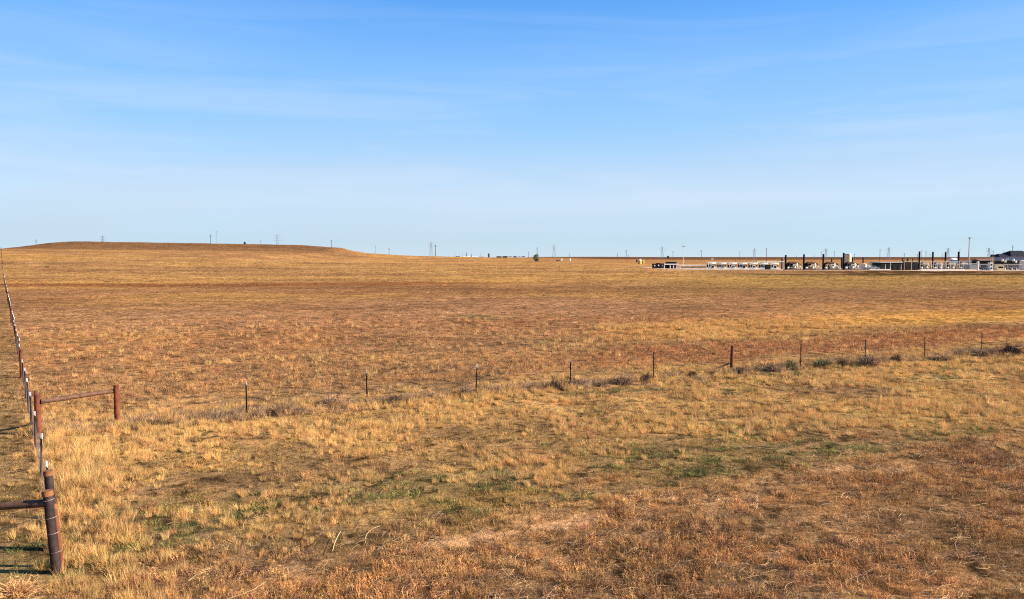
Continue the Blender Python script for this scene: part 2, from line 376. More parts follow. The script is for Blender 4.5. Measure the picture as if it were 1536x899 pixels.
def scatter(name, label, cat, protos, x, y, col, scl, zs=None, tilt=.12):
    n = len(x); co = np.stack([x, y, H(x, y)], 1)
    me = bpy.data.meshes.new(name); me.vertices.add(n); me.vertices.foreach_set('co', co.ravel().astype(np.float32))
    rot = np.stack([rng.normal(0, tilt, n), rng.normal(0, tilt, n), rng.uniform(0, 6.283, n)], 1)
    zs = np.ones(n) if zs is None else zs
    s3 = np.stack([scl, scl, scl * zs], 1)
    for nm, arr in (('rot', rot), ('scl', s3)):
        a = me.attributes.new(nm, 'FLOAT_VECTOR', 'POINT'); a.data.foreach_set('vector', arr.ravel().astype(np.float32))
    a = me.attributes.new('pick', 'INT', 'POINT'); a.data.foreach_set('value', rng.integers(0, len(protos), n).astype(np.int32))
    a = me.attributes.new('col', 'FLOAT_COLOR', 'POINT'); a.data.foreach_set('color', np.concatenate([np.clip(col, 0, .9), np.ones((n, 1))], 1).ravel().astype(np.float32))
    o = bpy.data.objects.new(name, me); COL.objects.link(o); tag(o, label, cat, kind='stuff')
    cl = bpy.data.collections.new(name + '_forms')
    for p in protos: cl.objects.link(p)
    ng = bpy.data.node_groups.new(name, 'GeometryNodeTree')
    ng.interface.new_socket('Geometry', in_out='INPUT', socket_type='NodeSocketGeometry'); ng.interface.new_socket('Geometry', in_out='OUTPUT', socket_type='NodeSocketGeometry')
    N = ng.nodes; L = ng.links; gi = N.new('NodeGroupInput'); go = N.new('NodeGroupOutput'); ip = N.new('GeometryNodeInstanceOnPoints'); ci = N.new('GeometryNodeCollectionInfo')
    mp = N.new('GeometryNodeMeshToPoints')
    ci.inputs['Collection'].default_value = cl; ci.inputs['Separate Children'].default_value = True; ci.inputs['Reset Children'].default_value = True
    ip.inputs['Pick Instance'].default_value = True
    def named(nm, ty):
        q = N.new('GeometryNodeInputNamedAttribute'); q.data_type = ty; q.inputs['Name'].default_value = nm; return q.outputs['Attribute']
    L.new(gi.outputs[0], mp.inputs['Mesh']); L.new(mp.outputs['Points'], ip.inputs['Points']); L.new(ci.outputs[0], ip.inputs['Instance'])
    L.new(named('pick', 'INT'), ip.inputs['Instance Index']); L.new(named('rot', 'FLOAT_VECTOR'), ip.inputs['Rotation']); L.new(named('scl', 'FLOAT_VECTOR'), ip.inputs['Scale'])
    L.new(ip.outputs[0], go.inputs[0])
    md = o.modifiers.new('scatter', 'NODES'); md.node_group = ng
    return o

def pts(n, d0, d1, amax=40., power=2.0):
    """n points in a sector, plan density falling as distance grows (power 2 = even)"""
    u = rng.uniform(0, 1, n)
    if power == 0: d = d0 * (d1 / d0) ** u
    else: d = (d0 ** power + u * (d1 ** power - d0 ** power)) ** (1 / power)
    # wider in angle close up so the field still surrounds a shifted camera
    am = np.radians(amax + 220. / d); t = rng.uniform(-1, 1, n) * am
    return d * np.sin(t), d * np.cos(t)
def keep(x, y, p):
    k = rng.uniform(0, 1, len(x)) < p; return x[k], y[k]

BM = blade_mat('dry_blades'); BMg = blade_mat('green_blades', transl=.3); BMs = blade_mat('dry_stalks', transl=.1)
turf = [clump_mesh('turf_tuft', 52, .12, .36, .0075, .70, 100 + k, BM, 2) for k in range(4)]
bunch = [clump_mesh('bunch_grass', 95, .36, .24, .0062, .30, 200 + k, BM, 4, .9) for k in range(5)]
weed = [clump_mesh('russet_weed', 22, .21, .24, .0065, .55, 300 + k, BMs, 2, .3, True) for k in range(4)]
gtuft = [clump_mesh('green_tuft', 44, .15, .26, .013, .8, 400 + k, BMg, 3, .8) for k in range(3)]
straw = [straw_mesh('straw', 9, .42, .0055, 500 + k, BMs) for k in range(4)]
stalk = [straw_mesh('long_stalk', 2, 1.3, .009, 560 + k, BMs, .35) for k in range(3)]
farb = [clump_mesh('far_bunch', 26, .34, .34, .028, .6, 600 + k, BM, 2, .6) for k in range(4)]

def jit(c, s=.2, hue=.03):
    n = len(c); return c * (1 + rng.normal(0, s, (n, 1))) * (1 + rng.normal(0, hue, (n, 3)))
FG = 'stuff'
# --- low turf and litter over the near field
x, y = pts(72000, 8.5, 85, power=.8)
dd = np.hypot(x, y); x, y = keep(x, y, 1 - sstep(45, 85, dd))
v = vdist(x, y); b = bare_mask(x, y); g = green_mask(x, y)
nn = fbm(x / .55, y / .55, 119, 3); x, y = keep(x, y, (1 - .93 * b) * (1 - .5 * g) * (.05 + .95 * sstep(.45, .57, nn)))
c = field(x, y); c = mixc(c, (.14, .145, .048), .7 * green_mask(x, y) * (rng.uniform(0, 1, len(x)) < .7))
d = np.hypot(x, y); left = 1 - sstep(-.6, .3, lside(x, y))
c = mixc(c, (.08, .045, .028), .85 * (rng.uniform(0, 1, len(x)) < .24))
scatter('low_turf', 'short dry turf covering the near field', 'grass', turf, x, y, jit(c * 1.08), lerp(.85, 1.5, sstep(20, 60, d)) * rng.uniform(.6, 1.35, len(x)), zs=(1 - .25 * left) * lerp(1, .5, sstep(31, 37, vdist(x, y))))
# --- taller golden bunch grass between the track and the cross fence, and in patches past it
x, y = pts(68000, 9, 75, power=1.1)
v = vdist(x, y); u = .902 * x + .431 * y; ls = lside(x, y)
n = fbm(x / 2.6, y / 1.7, 121, 3); n2 = fbm(x / 9., y / 7., 125, 3)
p = sstep(15.2, 18, v + 3 * (n2 - .5)) * (1 - .93 * sstep(30.5, 34.5, v)) * (.05 + .95 * sstep(.46, .56, n)) * (.35 + .65 * sstep(.25, .45, n2))
p += .75 * sstep(42, 45, v) * (1 - sstep(52, 60, v)) * sstep(0, 14, x) * sstep(.4, .5, n)
p += .95 * np.exp(-(ls - .7) ** 2 / .9) * (1 - sstep(28, 34, y)) * sstep(9.5, 11, y)           # along the side fence
p += .35 * (1 - sstep(15.0, 15.6, v)) * sstep(.60, .66, n)
p *= sstep(-.5, .3, ls) + .10
x, y = keep(x, y, np.clip(p, 0, 1) * (1 - .9 * bare_mask(x, y)) * (1 - .6 * green_mask(x, y)))
c = mixc(field(x, y), (.60, .385, .155), .5 + .4 * rng.uniform(0, 1, len(x)) * 1.)
c = mixc(c, (.50, .24, .09), .55 * (rng.uniform(0, 1, len(x)) < .25))
d = np.hypot(x, y)
scatter('golden_bunch_grass', 'golden bunch grass thick between the track and the cross fence', 'grass', bunch, x, y, jit(c), lerp(.62, 1.05, sstep(14, 60, d)) * rng.uniform(.45, 1.15, len(x)) * (.65 + .65 * fbm(x / 4., y / 3., 127, 3)) * (1 + .7 * np.exp(-(lside(x, y) - .8) ** 2 / .8) * (1 - sstep(22, 30, y))), tilt=.2)
# --- weeds caught along the cross fence
n_ = 5200; u_ = rng.uniform(-14, 62, n_); v_ = 30.6 + rng.normal(0, .55, n_); x = .902 * u_ - .431 * v_; y = .431 * u_ + .902 * v_
x, y = keep(x, y, (.12 + .88 * sstep(.42, .58, fbm(u_ / 1.6, v_, 161, 3))) * (lside(x, y) > .1))
c = np.tile(np.array([[.30, .19, .115]]), (len(x), 1)); c = mixc(c, (.10, .06, .04), .85 * (rng.uniform(0, 1, len(x)) < .35)); c = mixc(c, (.50, .30, .13), .8 * (rng.uniform(0, 1, len(x)) < .25))
scatter('fence_line_weeds', 'low brown and grey weeds gathered along the cross fence', 'weeds', weed + bunch[:2], x, y, jit(c), rng.uniform(.5, 1.25, len(x)), tilt=.25)
# --- russet weeds
x, y = pts(80000, 8.5, 80, power=1.0)
v = vdist(x, y); n = fbm(x / 2., y / 1.5, 131, 4)
p = (1 - sstep(14.8, 16.2, v)) * (.10 + .90 * sstep(.44, .54, n)) + .22 * sstep(.5, .6, n) + .5 * sstep(34, 36, v) * (1 - sstep(40, 46, v)) + .07 * sstep(48, 52, v)
p *= .25 + .75 * sstep(-.5, .3, lside(x, y))
x, y = keep(x, y, np.clip(p, 0, 1) * (1 - .95 * bare_mask(x, y)) * (1 - .7 * green_mask(x, y)))
c = mixc(field(x, y), (.50, .235, .10), .6 * rng.uniform(.3, 1, len(x)))
c = mixc(c, (.12, .06, .04), .85 * (rng.uniform(0, 1, len(x)) < .25)); c = mixc(c, (.58, .34, .14), .6 * (rng.uniform(0, 1, len(x)) < .2))
scatter('russet_weeds', 'low russet dead weeds of the trampled foreground', 'weeds', weed, x, y, jit(c, .2), rng.uniform(.5, 1.15, len(x)) * lerp(.85, 1.25, sstep(20, 70, np.hypot(x, y))))
# --- green patches
x, y = pts(90000, 9, 90, power=1.2)
x, y = keep(x, y, green_mask(x, y) * .75 * sstep(.42, .55, fbm(x / .7, y / .6, 111, 3)))
c = np.tile(np.array([[.125, .13, .045]]), (len(x), 1)); c = mixc(c, (.05, .055, .025), (rng.uniform(0, 1, len(x)) < .35) * .9); c = mixc(c, (.40, .34, .09), (rng.uniform(0, 1, len(x)) < .3) * .6)
scatter('green_grass', 'patches of still green grass along the edge of the track', 'grass', gtuft, x, y, jit(c, .2), rng.uniform(.55, 1.25, len(x)))
# --- straw litter and long stalks
x, y = pts(19000, 8.5, 36, power=1.1)
v = vdist(x, y); n = fbm(x / 1.8, y / 1.2, 141, 3)
x, y = keep(x, y, (.12 + .88 * (1 - sstep(15, 17, v))) * (.3 + .7 * sstep(.45, .6, n)) * (.35 + .65 * sstep(-.5, .3, lside(x, y))))
c = np.tile(np.array([[.38, .24, .125]]), (len(x), 1)); c = mixc(c, (.22, .12, .07), (rng.uniform(0, 1, len(x)) < .55) * .9)
scatter('straw_litter', 'pale and brown straw litter scattered over the foreground', 'straw', straw, x, y, jit(c, .22), rng.uniform(.5, 1.1, len(x)), tilt=.08)
x, y = pts(130, 9, 26, power=1.2); x, y = keep(x, y, .15 + .85 * (1 - sstep(14, 16, vdist(x, y))))
scatter('long_dead_stalks', 'long bleached stalks lying loose over the foreground', 'stalks', stalk, x, y, jit(np.tile(np.array([[.50, .36, .22]]), (len(x), 1)), .15), rng.uniform(.4, 1.0, len(x)), tilt=.06)
# --- middle distance and far tussocks
x, y = pts(85000, 34, 430, power=.5)
n = fbm(x / 9., y / 9., 151, 4); n5 = fbm(x / 40., y / 25., 155, 4); d = np.hypot(x, y)
x, y = keep(x, y, (.08 + .92 * sstep(.45, .56, n)) * (1 - sstep(274, 300, y) * sstep(55, 70, x)) * (.35 + .65 * sstep(.38, .55, n5)))
d = np.hypot(x, y); c = field(x, y); q = rng.uniform(0, 1, len(x)); c = mixc(c, (.09, .05, .03), .85 * (q < .30)); c = mixc(c, (.60, .37, .15), .4 * (q > .72))
scatter('far_tussocks', 'dry tussocks speckling the open prairie past the cross fence', 'grass', farb, x, y, jit(c, .14, .05), lerp(.55, 2.1, sstep(34, 380, d)) * rng.uniform(.5, 1.2, len(x)), zs=lerp(.46, .40, sstep(60, 300, d)))

# ------------------------------------------------------------------ fences
def t_post_mb(h=1.33):
    b = MB(); b.box((0, 0, h / 2 - .15), (.055, .012, h + .3)); b.box((0, .022, h / 2 - .15), (.012, .034, h + .3))
    for k in range(8): b.box((0, -.010, .15 + k * .15), (.02, .012, .03))
    return b
TPM = t_post_mb(); TIP = MB().box((0, 0, 1.255), (.046, .018, .15)).box((0, .03, 1.255), (.018, .04, .15))
def add_tpost(root, p, proto, tip=True, lean=(0, 0), label=None, s=1.0):
    if proto.get('m') is None:
        o = TPM.build('t_post', M_post, root); t = TIP.build('post_tip', M_white, o); proto['m'] = o; proto['t'] = t
    else:
        o = proto['m'].copy(); COL.objects.link(o); o.parent = root
        if tip: t = proto['t'].copy(); COL.objects.link(t); t.parent = o
    o.location = Vector(gl(*p)) - root.location; o.rotation_euler = (lean[0], lean[1], random.uniform(-.3, .3)); o.scale = (.95, .95, s)
    return o
def wire(mb, P, r=.004):
    for a, b in zip(P[:-1], P[1:]): mb.cyl(a, b, r, r, 4, False)
def pipe_post(root, p, h, r, lean=(0, 0), name='wooden_post', m=M_rust, label=None):
    b = MB(); zz_ = [-.4] + [h * q_ / 9 for q_ in range(10)]; rr_ = [r * random.uniform(.955, 1.03) for _ in zz_]
    for za, zb, ra, rb in zip(zz_[:-1], zz_[1:], rr_[:-1], rr_[1:]): b.cyl((0, 0, za), (0, 0, zb), ra, rb, 14, False)
    b.cyl((0, 0, h), (0, 0, h + .02), r * 1.06, r * .9, 14)
    o = b.build(name, m, root); o.location = Vector(gl(*p)) - root.location; o.rotation_euler = (lean[0], lean[1], 0)
    if label: o['label'] = label
    return o

# --- side fence running away on the left
rootL = empty('side_fence', gl(*A0), 'long wire fence with rusty posts running from the near left corner away over the hill', 'fence')
rel = rootL.location
angL = math.atan2(LD[1], LD[0])
tops = {}
def pix_post(root, b, t, r, m, name='wooden_post', label=None):
    x, y = G(*b); s = y / F; h = ZP(t[1], y) - Hs(x, y); ln = math.atan2((t[0] - b[0]) * s, h)
    o = pipe_post(root, (x, y), h, r, (0, ln), name, m, label)
    c = MB().cyl((0, 0, h - .07), (0, 0, h + .03), r * 1.14, r * 1.14, 14).build('post_cap', M_cap, o); return o
pix_post(rootL, (85, 861), (75, 738), .088, M_dpipe, label='near corner post wrapped with wire, leaning left')
pix_post(rootL, (83, 826), (76, 708), .082, M_dpipe)
o = pix_post(rootL, (93, 853), (84, 758), .05, M_rust, 'brace_post')
# wire wraps round the near post
for zz in (.42, .78, 1.08, 1.42):
    wb = MB()
    lx = -.105 * zz
    for k in range(16):
        a0 = 2 * math.pi * k / 16; a1 = 2 * math.pi * (k + 1) / 16
        wb.cyl((lx + math.cos(a0) * .095 + .02, math.sin(a0) * .095, zz + .02 * math.cos(a0)), (lx + math.cos(a1) * .095 + .02, math.sin(a1) * .095, zz + .02 * math.cos(a1)), .0045, .0045, 5)
    wb.build('wire_wrap', M_wire, rootL)
# brace rail leaving to the left, with its own far post outside the frame
pl = A0 + np.array([-3.0, .12])
zA = Hs(*A0); zl = Hs(*pl)
MB().cyl(Vector((A0[0] - .13, A0[1], zA + 1.36)) - rel, Vector((pl[0], pl[1], zl + 1.12)) - rel, .075, .07, 10).build('brace_rail', M_rail, rootL)
pipe_post(rootL, pl, 1.5, .08)
MB().path([Vector((A0[0] - .15, A0[1], zA + 1.15)) - rel, Vector((pl[0] + .1, pl[1], zl + .15)) - rel], .006).build('brace_wire', M_wire, rootL)
# posts along the line
protoL = {}; s = 3.7; k = 0; Lmax = 640; rest = MB(); lastp = None; wood = MB()
nt = 0; woods = 0
wp = [(0, 1.4)]
while s < Lmax:
    p = A0 + LD * s
    dW = np.linalg.norm(W0 - A0)
    isW = abs(s - dW) < 1.9 or (k > 7 and (k - 7) % 11 == 0)
    if isW:
        if woods < 16: pipe_post(rootL, p, 1.42, .095 if s < 60 else .11)
        else: wood.cyl(Vector(gl(*p)) - rel, Vector(gl(p[0], p[1], 1.4)) - rel, .12, .12, 6)
        woods += 1
    elif nt < 84:
        add_tpost(rootL, p, protoL, lean=(random.gauss(0, .012), random.gauss(-.005, .015)), s=random.uniform(.95, 1.03)); nt += 1
    else:
        rest.box(Vector(gl(p[0], p[1], .6)) - rel, (.09, .07, 1.4))
    s += 3.55 + random.uniform(-.2, .2); k += 1
tag(rest.build('t_post_row', M_post, rootL), kind='stuff'); 
if wood.v: wood.build('wooden_post_row', M_rust, rootL)
# woven wire: horizontals + stays
net = MB()
def lp(s, z): q = A0 + LD * s; return Vector((q[0], q[1], Hs(q[0], q[1]) + z)) - rel
ss = list(np.arange(0, 60, 1.8)) + list(np.arange(60, 200, 6)) + list(np.arange(200, 641, 20))
for z in (.08, .2, .32, .45, .58, .72, .86, 1.02, 1.18):
    for a, b in zip(ss[:-1], ss[1:]):
        net.cyl(lp(a, z), lp(b, z), .0018, .0018, 3, False)
for a in np.arange(.3, 60, .16): net.cyl(lp(a, .06), lp(a, 1.03), .0014, .0014, 3, False)
for a in np.arange(60, 160, .5): net.cyl(lp(a, .06), lp(a, 1.03), .002, .002, 3, False)
net.build('woven_wire', M_net, rootL)

# --- cross fence
CT = [(370, 622), (551, 603), (714, 589), (855, 580), (980, 567), (1097, 556), (1201, 551), (1298, 543), (1387, 536), (1472, 530)]
E0 = np.array(G(176, 635)); E1 = np.array(G(58, 655))
rootC = empty('cross_fence', gl(*E0), 'wire cross fence of thin steel posts with a rusty H brace at its left end', 'fence')
relC = rootC.location
pipe_post(rootC, E0, 1.37, .10, name='wooden_post', label='rusty end post of the H brace')
pipe_post(rootC, E1, 1.40, .10, label='rusty corner post where the two fences meet')
pipe_post(rootC, E1 + np.array([-.22, .25]), 1.46, .05, name='brace_post')
zr0 = Hs(*E1) + 1.17; zr1 = Hs(*E0) + 1.17
MB().cyl(Vector((E1[0] + .1, E1[1], zr0)) - relC, Vector((E0[0] - .1, E0[1], zr1)) - relC, .08, .075, 12).build('brace_rail', M_rail, rootC)
protoC = {}; prev = E0; cp = [E0]
cxy = [np.array(G(*q)) for q in CT]
for i, q in enumerate(cxy):
    if i == 5:
        pipe_post(rootC, q, 1.32, .09, (0, .03), label='rusty wooden line post leaning slightly')
        z0 = Hs(*q)
        MB().cyl(Vector((q[0] - .1, q[1], z0 + .38)) - relC, Vector((q[0] - 1.0, q[1] + .0, Hs(q[0] - 1.0, q[1]) + .04)) - relC, .04, .035, 8).build('fallen_brace', M_rail, rootC)
    else:
        add_tpost(rootC, q, protoC, tip=(i < 4), lean=(random.gauss(0, .015), random.gauss(0, .015)), s=.96 + .03 * math.sin(i * 2.1))
    cp.append(q)
step = (cxy[-1] - cxy[0]) / 9
for j in range(1, 9):
    q = cxy[-1] + step * j; add_tpost(rootC, q, protoC, tip=False, lean=(random.gauss(0, .015), random.gauss(0, .015))); cp.append(q)
for z in (.28, .55, .82, 1.1):
    wmb = MB()
    for a, b in zip(cp[:-1], cp[1:]):
        for k in range(4):
            t0, t1 = k / 4, (k + 1) / 4
            def pt(t):
                q = a + (b - a) * t; g0 = Hs(*a) * (1 - t) + Hs(*b) * t; return Vector((q[0], q[1], g0 + z - .05 * 4 * t * (1 - t))) - relC
            wmb.cyl(pt(t0), pt(t1), .003, .003, 4, False)
    wmb.build('barbed_wire', M_net, rootC)

# ------------------------------------------------------------------ bushes along the fence
def bush_mesh(name, seed, n, flat, m):
    rg = random.Random(seed); mb = MB()
    for k in range(n):
        a = rg.uniform(0, 6.283); e = math.acos(rg.uniform(-.1, 1)); L = rg.uniform(.55, 1.0)
        lob = 1 + .18 * math.sin(3 * a + seed) + .12 * math.sin(5 * a)
        p = Vector((rg.uniform(-.1, .1), rg.uniform(-.1, .1), 0)); d = Vector((math.sin(e) * math.cos(a), math.sin(e) * math.sin(a), math.cos(e) * flat))
        w = rg.uniform(.010, .022); q = p
        for s in range(3):
            t = q + d * (L * lob / 3); t += Vector((rg.gauss(0, .05), rg.gauss(0, .05), rg.gauss(0, .04)))
            side = Vector((rg.gauss(0, 1), rg.gauss(0, 1), rg.gauss(0, 1))).normalized() * w
            mb.add([q - side, q + side, t + side * .8, t - side * .8], [(0, 1, 2, 3)])
            for u in range(3):
                e2 = t + Vector((rg.gauss(0, .12), rg.gauss(0, .12), rg.gauss(0, .10)))
                mb.add([t - side * .6, t + side * .6, e2], [(0, 1, 2)])
            q = t
    me = bpy.data.meshes.new(name); me.from_pydata(mb.v, [], mb.f); me.materials.append(m); return me
M_bd = mat('dead_brown_twigs', (.085, .05, .03), .9, var=.4); M_bg = mat('grey_twigs', (.25, .155, .095), .9, var=.4); M_bs = mat('sage_leaves', (.13, .13, .06), .9, var=.3)
M_bp = mat('pinkish_dry_weed', (.46, .25, .11), .9, var=.3)
bm = {k: [bush_mesh('bush', s, 420, .8, mm) for s in (1, 2, 3)] for k, mm in (('d', M_bd), ('g', M_bg), ('s', M_bs), ('p', M_bp))}
BU = [(412, 622, 26, 'd', .55, 'flat dark dead bush just right of the leftmost steel post'), (362, 624, 16, 'd', .5, 'small dark weed clump at the foot of the leftmost steel post'),
 (446, 618, 18, 'g', .5, 'grey brown weed clump between the first and second steel posts'),
 (496, 609, 34, 'g', .6, 'wide grey dry weed clump left of the second steel post'), (545, 606, 12, 'd', .6, 'tiny dark weed at the foot of the second steel post'),
 (592, 605, 25, 'd', .7, 'dark dead bush right of the second steel post'), (645, 600, 26, 'g', .6, 'low grey brown bush midway between second and third steel posts'),
 (700, 593, 24, 'g', .8, 'grey bush leaning against the left of the third steel post'), (798, 586, 22, 'g', .7, 'spindly pale grey bush left of the fourth steel post'),
 (833, 585, 23, 'd', .9, 'ball shaped dark tumbleweed close left of the fourth steel post'), (872, 579, 22, 'g', .7, 'grey dry bush close right of the fourth steel post'),
 (903, 580, 18, 'd', .5, 'dark low weed clump midway between fourth and fifth steel posts'), (934, 576, 30, 'g', .6, 'wide grey brown bush left of the fifth steel post'),
 (969, 571, 20, 'd', .8, 'dark bush at the left foot of the fifth steel post'), (1039, 563, 14, 'd', .7, 'small dark bush left of the fallen brace by the wooden line post'),
 (1068, 563, 12, 'd', .7, 'small dark tumbleweed under the fallen brace pole'), (1110, 560, 20, 'd', .6, 'dark weeds at the right foot of the wooden line post'),
 (1157, 557, 20, 'g', .8, 'grey bush between the wooden line post and the next steel post'), (1186, 554, 24, 's', .8, 'grey green sage bush left of the steel post past the wooden line post'),
 (1232, 551, 26, 's', .7, 'wide sage bush right of the steel post past the wooden line post'), (1264, 549, 18, 'd', .8, 'dark bush left of the third steel post from the right'),
 (1302, 549, 28, 'g', .8, 'wide grey bush under the third steel post from the right'), (1344, 544, 18, 'd', 1.0, 'round dark tumbleweed caught between two steel posts'),
 (1412, 541, 30, 'g', .4, 'flat grey weed patch right of the second steel post from the right'), (1473, 534, 22, 'g', .6, 'brown grey bush at the foot of the rightmost steel post'),
 (1516, 531, 32, 'd', .6, 'wide dark bush at the right edge past the last steel post')]
for i, (px, py, w, k, fl, lab) in enumerate(BU):
    x, y = G(px, py); s = w / F * y * .5
    o = bpy.data.objects.new('dry_bush', bm[k][i % 3]); COL.objects.link(o); o.location = gl(x, y, -.02); s *= 1.2; o.scale = (s, s * .9, s * fl * 1.7); o.rotation_euler = (0, 0, i * 1.3)
    tag(o, lab, 'bush', 'dry bushes along the cross fence')
for px, py, w, h, lab in ((28, 893, 60, 1.5, 'pinkish orange dry weed in the bottom left corner'), (96, 878, 34, .9, 'small orange dry weed at the foot of the near corner post')):
    x, y = G(px, py); s = w / F * y * .55
    o = bpy.data.objects.new('dry_weed', bm['p'][0 if h > 1 else 1]); COL.objects.link(o); o.location = gl(x, y, -.02); o.scale = (s, s, s * h * .7); tag(o, lab, 'weed', 'tall dry weeds by the near post')
x, y = G(70, 401.5); o = bpy.data.objects.new('dry_bush', bm['d'][1]); COL.objects.link(o); s = 4.2 / F * y; o.location = gl(x, y, -.05); o.scale = (s, s, s * .7); tag(o, 'lone dark bush on the left hillside below the crest', 'bush')

# ------------------------------------------------------------------ trees
def leafy_tree(name, loc, h, w, label, m, trunk_h=.2, n=1500, leaf=.3, seed=1, group=None, low=.08):
    rg = random.Random(seed); root = empty(name, loc, label, 'tree', group)
    tb = MB(); tb.cyl((0, 0, -.3), (0, 0, h * .55), w * .05, w * .025, 8)
    for k in range(7):
        a = rg.uniform(0, 6.28); z = h * rg.uniform(.2, .5); tb.cyl((0, 0, z), (math.cos(a) * w * .33, math.sin(a) * w * .33, z + h * .22), w * .02, w * .008, 5)
    tb.build('trunk', mat('bark', (.10, .07, .05), .9), root)
    lobes = [(rg.uniform(-.28, .28) * w, rg.uniform(-.28, .28) * w, h * rg.uniform(low + .17, .84), rg.uniform(.15, .27) * w) for _ in range(13)] + [(0, 0, h * .86, .13 * w), (.02, 0, h * .5, .4 * w)]
    cb = MB()
    for k in range(n):
        lx, ly, lz, lr = rg.choice(lobes); d = Vector((rg.gauss(0, 1), rg.gauss(0, 1), rg.gauss(0, 1))).normalized() * lr * rg.uniform(.5, 1.05)
        c = Vector((lx, ly, lz)) + d; c.z = max(c.z, h * low)
        a = Vector((rg.gauss(0, 1), rg.gauss(0, 1), rg.gauss(0, 1))).normalized() * leaf; b = a.orthogonal().normalized() * leaf * .7
        cb.add([c - a, c - b, c + a, c + b], [(0, 1, 2, 3)])
    cb.build('crown', m, root); return root
M_leaf = mat('dark_green_leaves', (.04, .058, .026), .8, var=.45, scale=.8); M_leaf2 = mat('blackish_leaves', (.022, .028, .018), .8, var=.4)
x, y = G(804, 394.3); s = y / F
leafy_tree('green_tree', gl(x, y), 13 * s, 10.5 * s, 'lone dark green tree on the open plain left of centre right', M_leaf, n=1700, leaf=.028 * 13 * s)
x, y = G(367, 367.6); s = y / F
leafy_tree('juniper_tree', gl(x, y), 4.5 * s, 4.6 * s, 'small dark tree on the crest of the left hill', M_leaf2, n=500, leaf=.05 * 6 * s, seed=4)
D = 1500; s = D / F; x = XD(1001.5, D)
leafy_tree('juniper_tree', gl(x, D), ZP(383.6, D) - Hs(x, D), 4.2 * s, 'round black tree top on the skyline above the dark shed', M_leaf2, n=500, leaf=.45, seed=6, low=.45)
for px, w, D, top, lab, sd in ((1353, 3.2, 700, 386.5, 'leftmost dark shrub of the row behind the white roofed shed', 11), (1361, 5, 700, 385.8, 'largest dark shrub of the row behind the white roofed shed', 12), (1368, 3.4, 700, 386.8, 'rightmost dark shrub of the row behind the white roofed shed', 13)):
    x = XD(px, D); leafy_tree('shrub', gl(x, D), max(1.5, ZP(top, D) - Hs(x, D)), w * D / F, lab, M_leaf2, n=260, leaf=.3, seed=sd, low=.05, group='dark shrubs behind the station')

# ------------------------------------------------------------------ pylons and poles on the skyline
def lattice(px, top, D, label, th=.24):
    x = XD(px, D); z0 = Hs(x, D); h = ZP(top, D) - z0
    root = empty('lattice_pylon', (x, D, z0), label, 'pylon', 'lattice pylons along the skyline', rz=random.uniform(-.25, .25))
    b = MB(); lv = [0, .25, .45, .62, .76, .88, 1.0]; wd = [.13, .098, .072, .054, .042, .03, .016]
    for a, c, wa, wc in zip(lv[:-1], lv[1:], wd[:-1], wd[1:]):
        wa *= h; wc *= h
        A = [(-wa, -wa), (wa, -wa), (wa, wa), (-wa, wa)]; C = [(-wc, -wc), (wc, -wc), (wc, wc), (-wc, wc)]
        for i in range(4):
            j = (i + 1) % 4
            b.cyl((A[i][0], A[i][1], a * h), (C[i][0], C[i][1], c * h), th / 2, th / 2, 4)
            b.cyl((A[i][0], A[i][1], a * h), (C[j][0], C[j][1], c * h), th / 3, th / 3, 4); b.cyl((A[j][0], A[j][1], a * h), (C[i][0], C[i][1], c * h), th / 3, th / 3, 4)
            b.cyl((C[i][0], C[i][1], c * h), (C[j][0], C[j][1], c * h), th / 3, th / 3, 4)
    b.build('lattice_mast', M_pyl, root)
    for z, L in ((.70, .17), (.82, .20), (.94, .15)):
        a = MB(); L *= h
        for sgn in (-1, 1):
            a.cyl((0, -.4, z * h), (sgn * L, 0, z * h + .3), th / 2.4, th / 3, 4); a.cyl((0, .4, z * h), (sgn * L, 0, z * h + .3), th / 2.4, th / 3, 4); a.cyl((0, 0, z * h + 1.4), (sgn * L, 0, z * h + .3), th / 3, th / 3, 4)
            a.cyl((sgn * L, 0, z * h + .3), (sgn * L, 0, z * h - 1.6), .12, .12, 4)
        a.build('cross_arm', M_pyl, root)
def pole(px, top, D, label, r=.42, arms=True, m=None, name='power_pole', group='power poles along the skyline', cat='pole', base=None):
    x = XD(px, D); z0 = Hs(x, D); h = ZP(top, D) - z0; s = D / F
    root = empty(name, (x, D, z0), label, cat, group)
    MB().cyl((0, 0, -.5), (0, 0, h), r, r * .6, 8).build('pole_shaft', m or M_pole, root)
    if arms:
        a = MB()
        for z in (.86, .95): a.box((0, 0, z * h), (h * .16, .18, .2)); 
        for z in (.86, .95):
            for sg in (-1, 1): a.cyl((sg * h * .075, 0, z * h), (sg * h * .075, 0, z * h + .5), .1, .07, 5)
        a.build('cross_arm', m or M_pole, root)
for q in ((156, 354, 'lattice pylon behind the highest part of the left hill'), (417, 352, 'lattice pylon behind the hill, right of the small dark hilltop tree'),
  (647, 363, 'tall lattice pylon where the hill runs out, with a pole close right of it'), (831, 367.5, 'lattice pylon right of the lone green tree'),
  (993, 370, 'lattice pylon above the dark shed at the left end of the station'), (1131, 373, 'lattice pylon above the row of cream vessels'),
  (1238, 373, 'lattice pylon right behind the third exhaust stack from the left'), (1332, 371.5, 'lattice pylon above the white roofed shed'),
  (1421, 372, 'lattice pylon between the two rightmost exhaust stacks'), (1482, 372, 'lattice pylon right of the tall floodlight mast')):
    lattice(q[0], q[1], 1500, q[2])
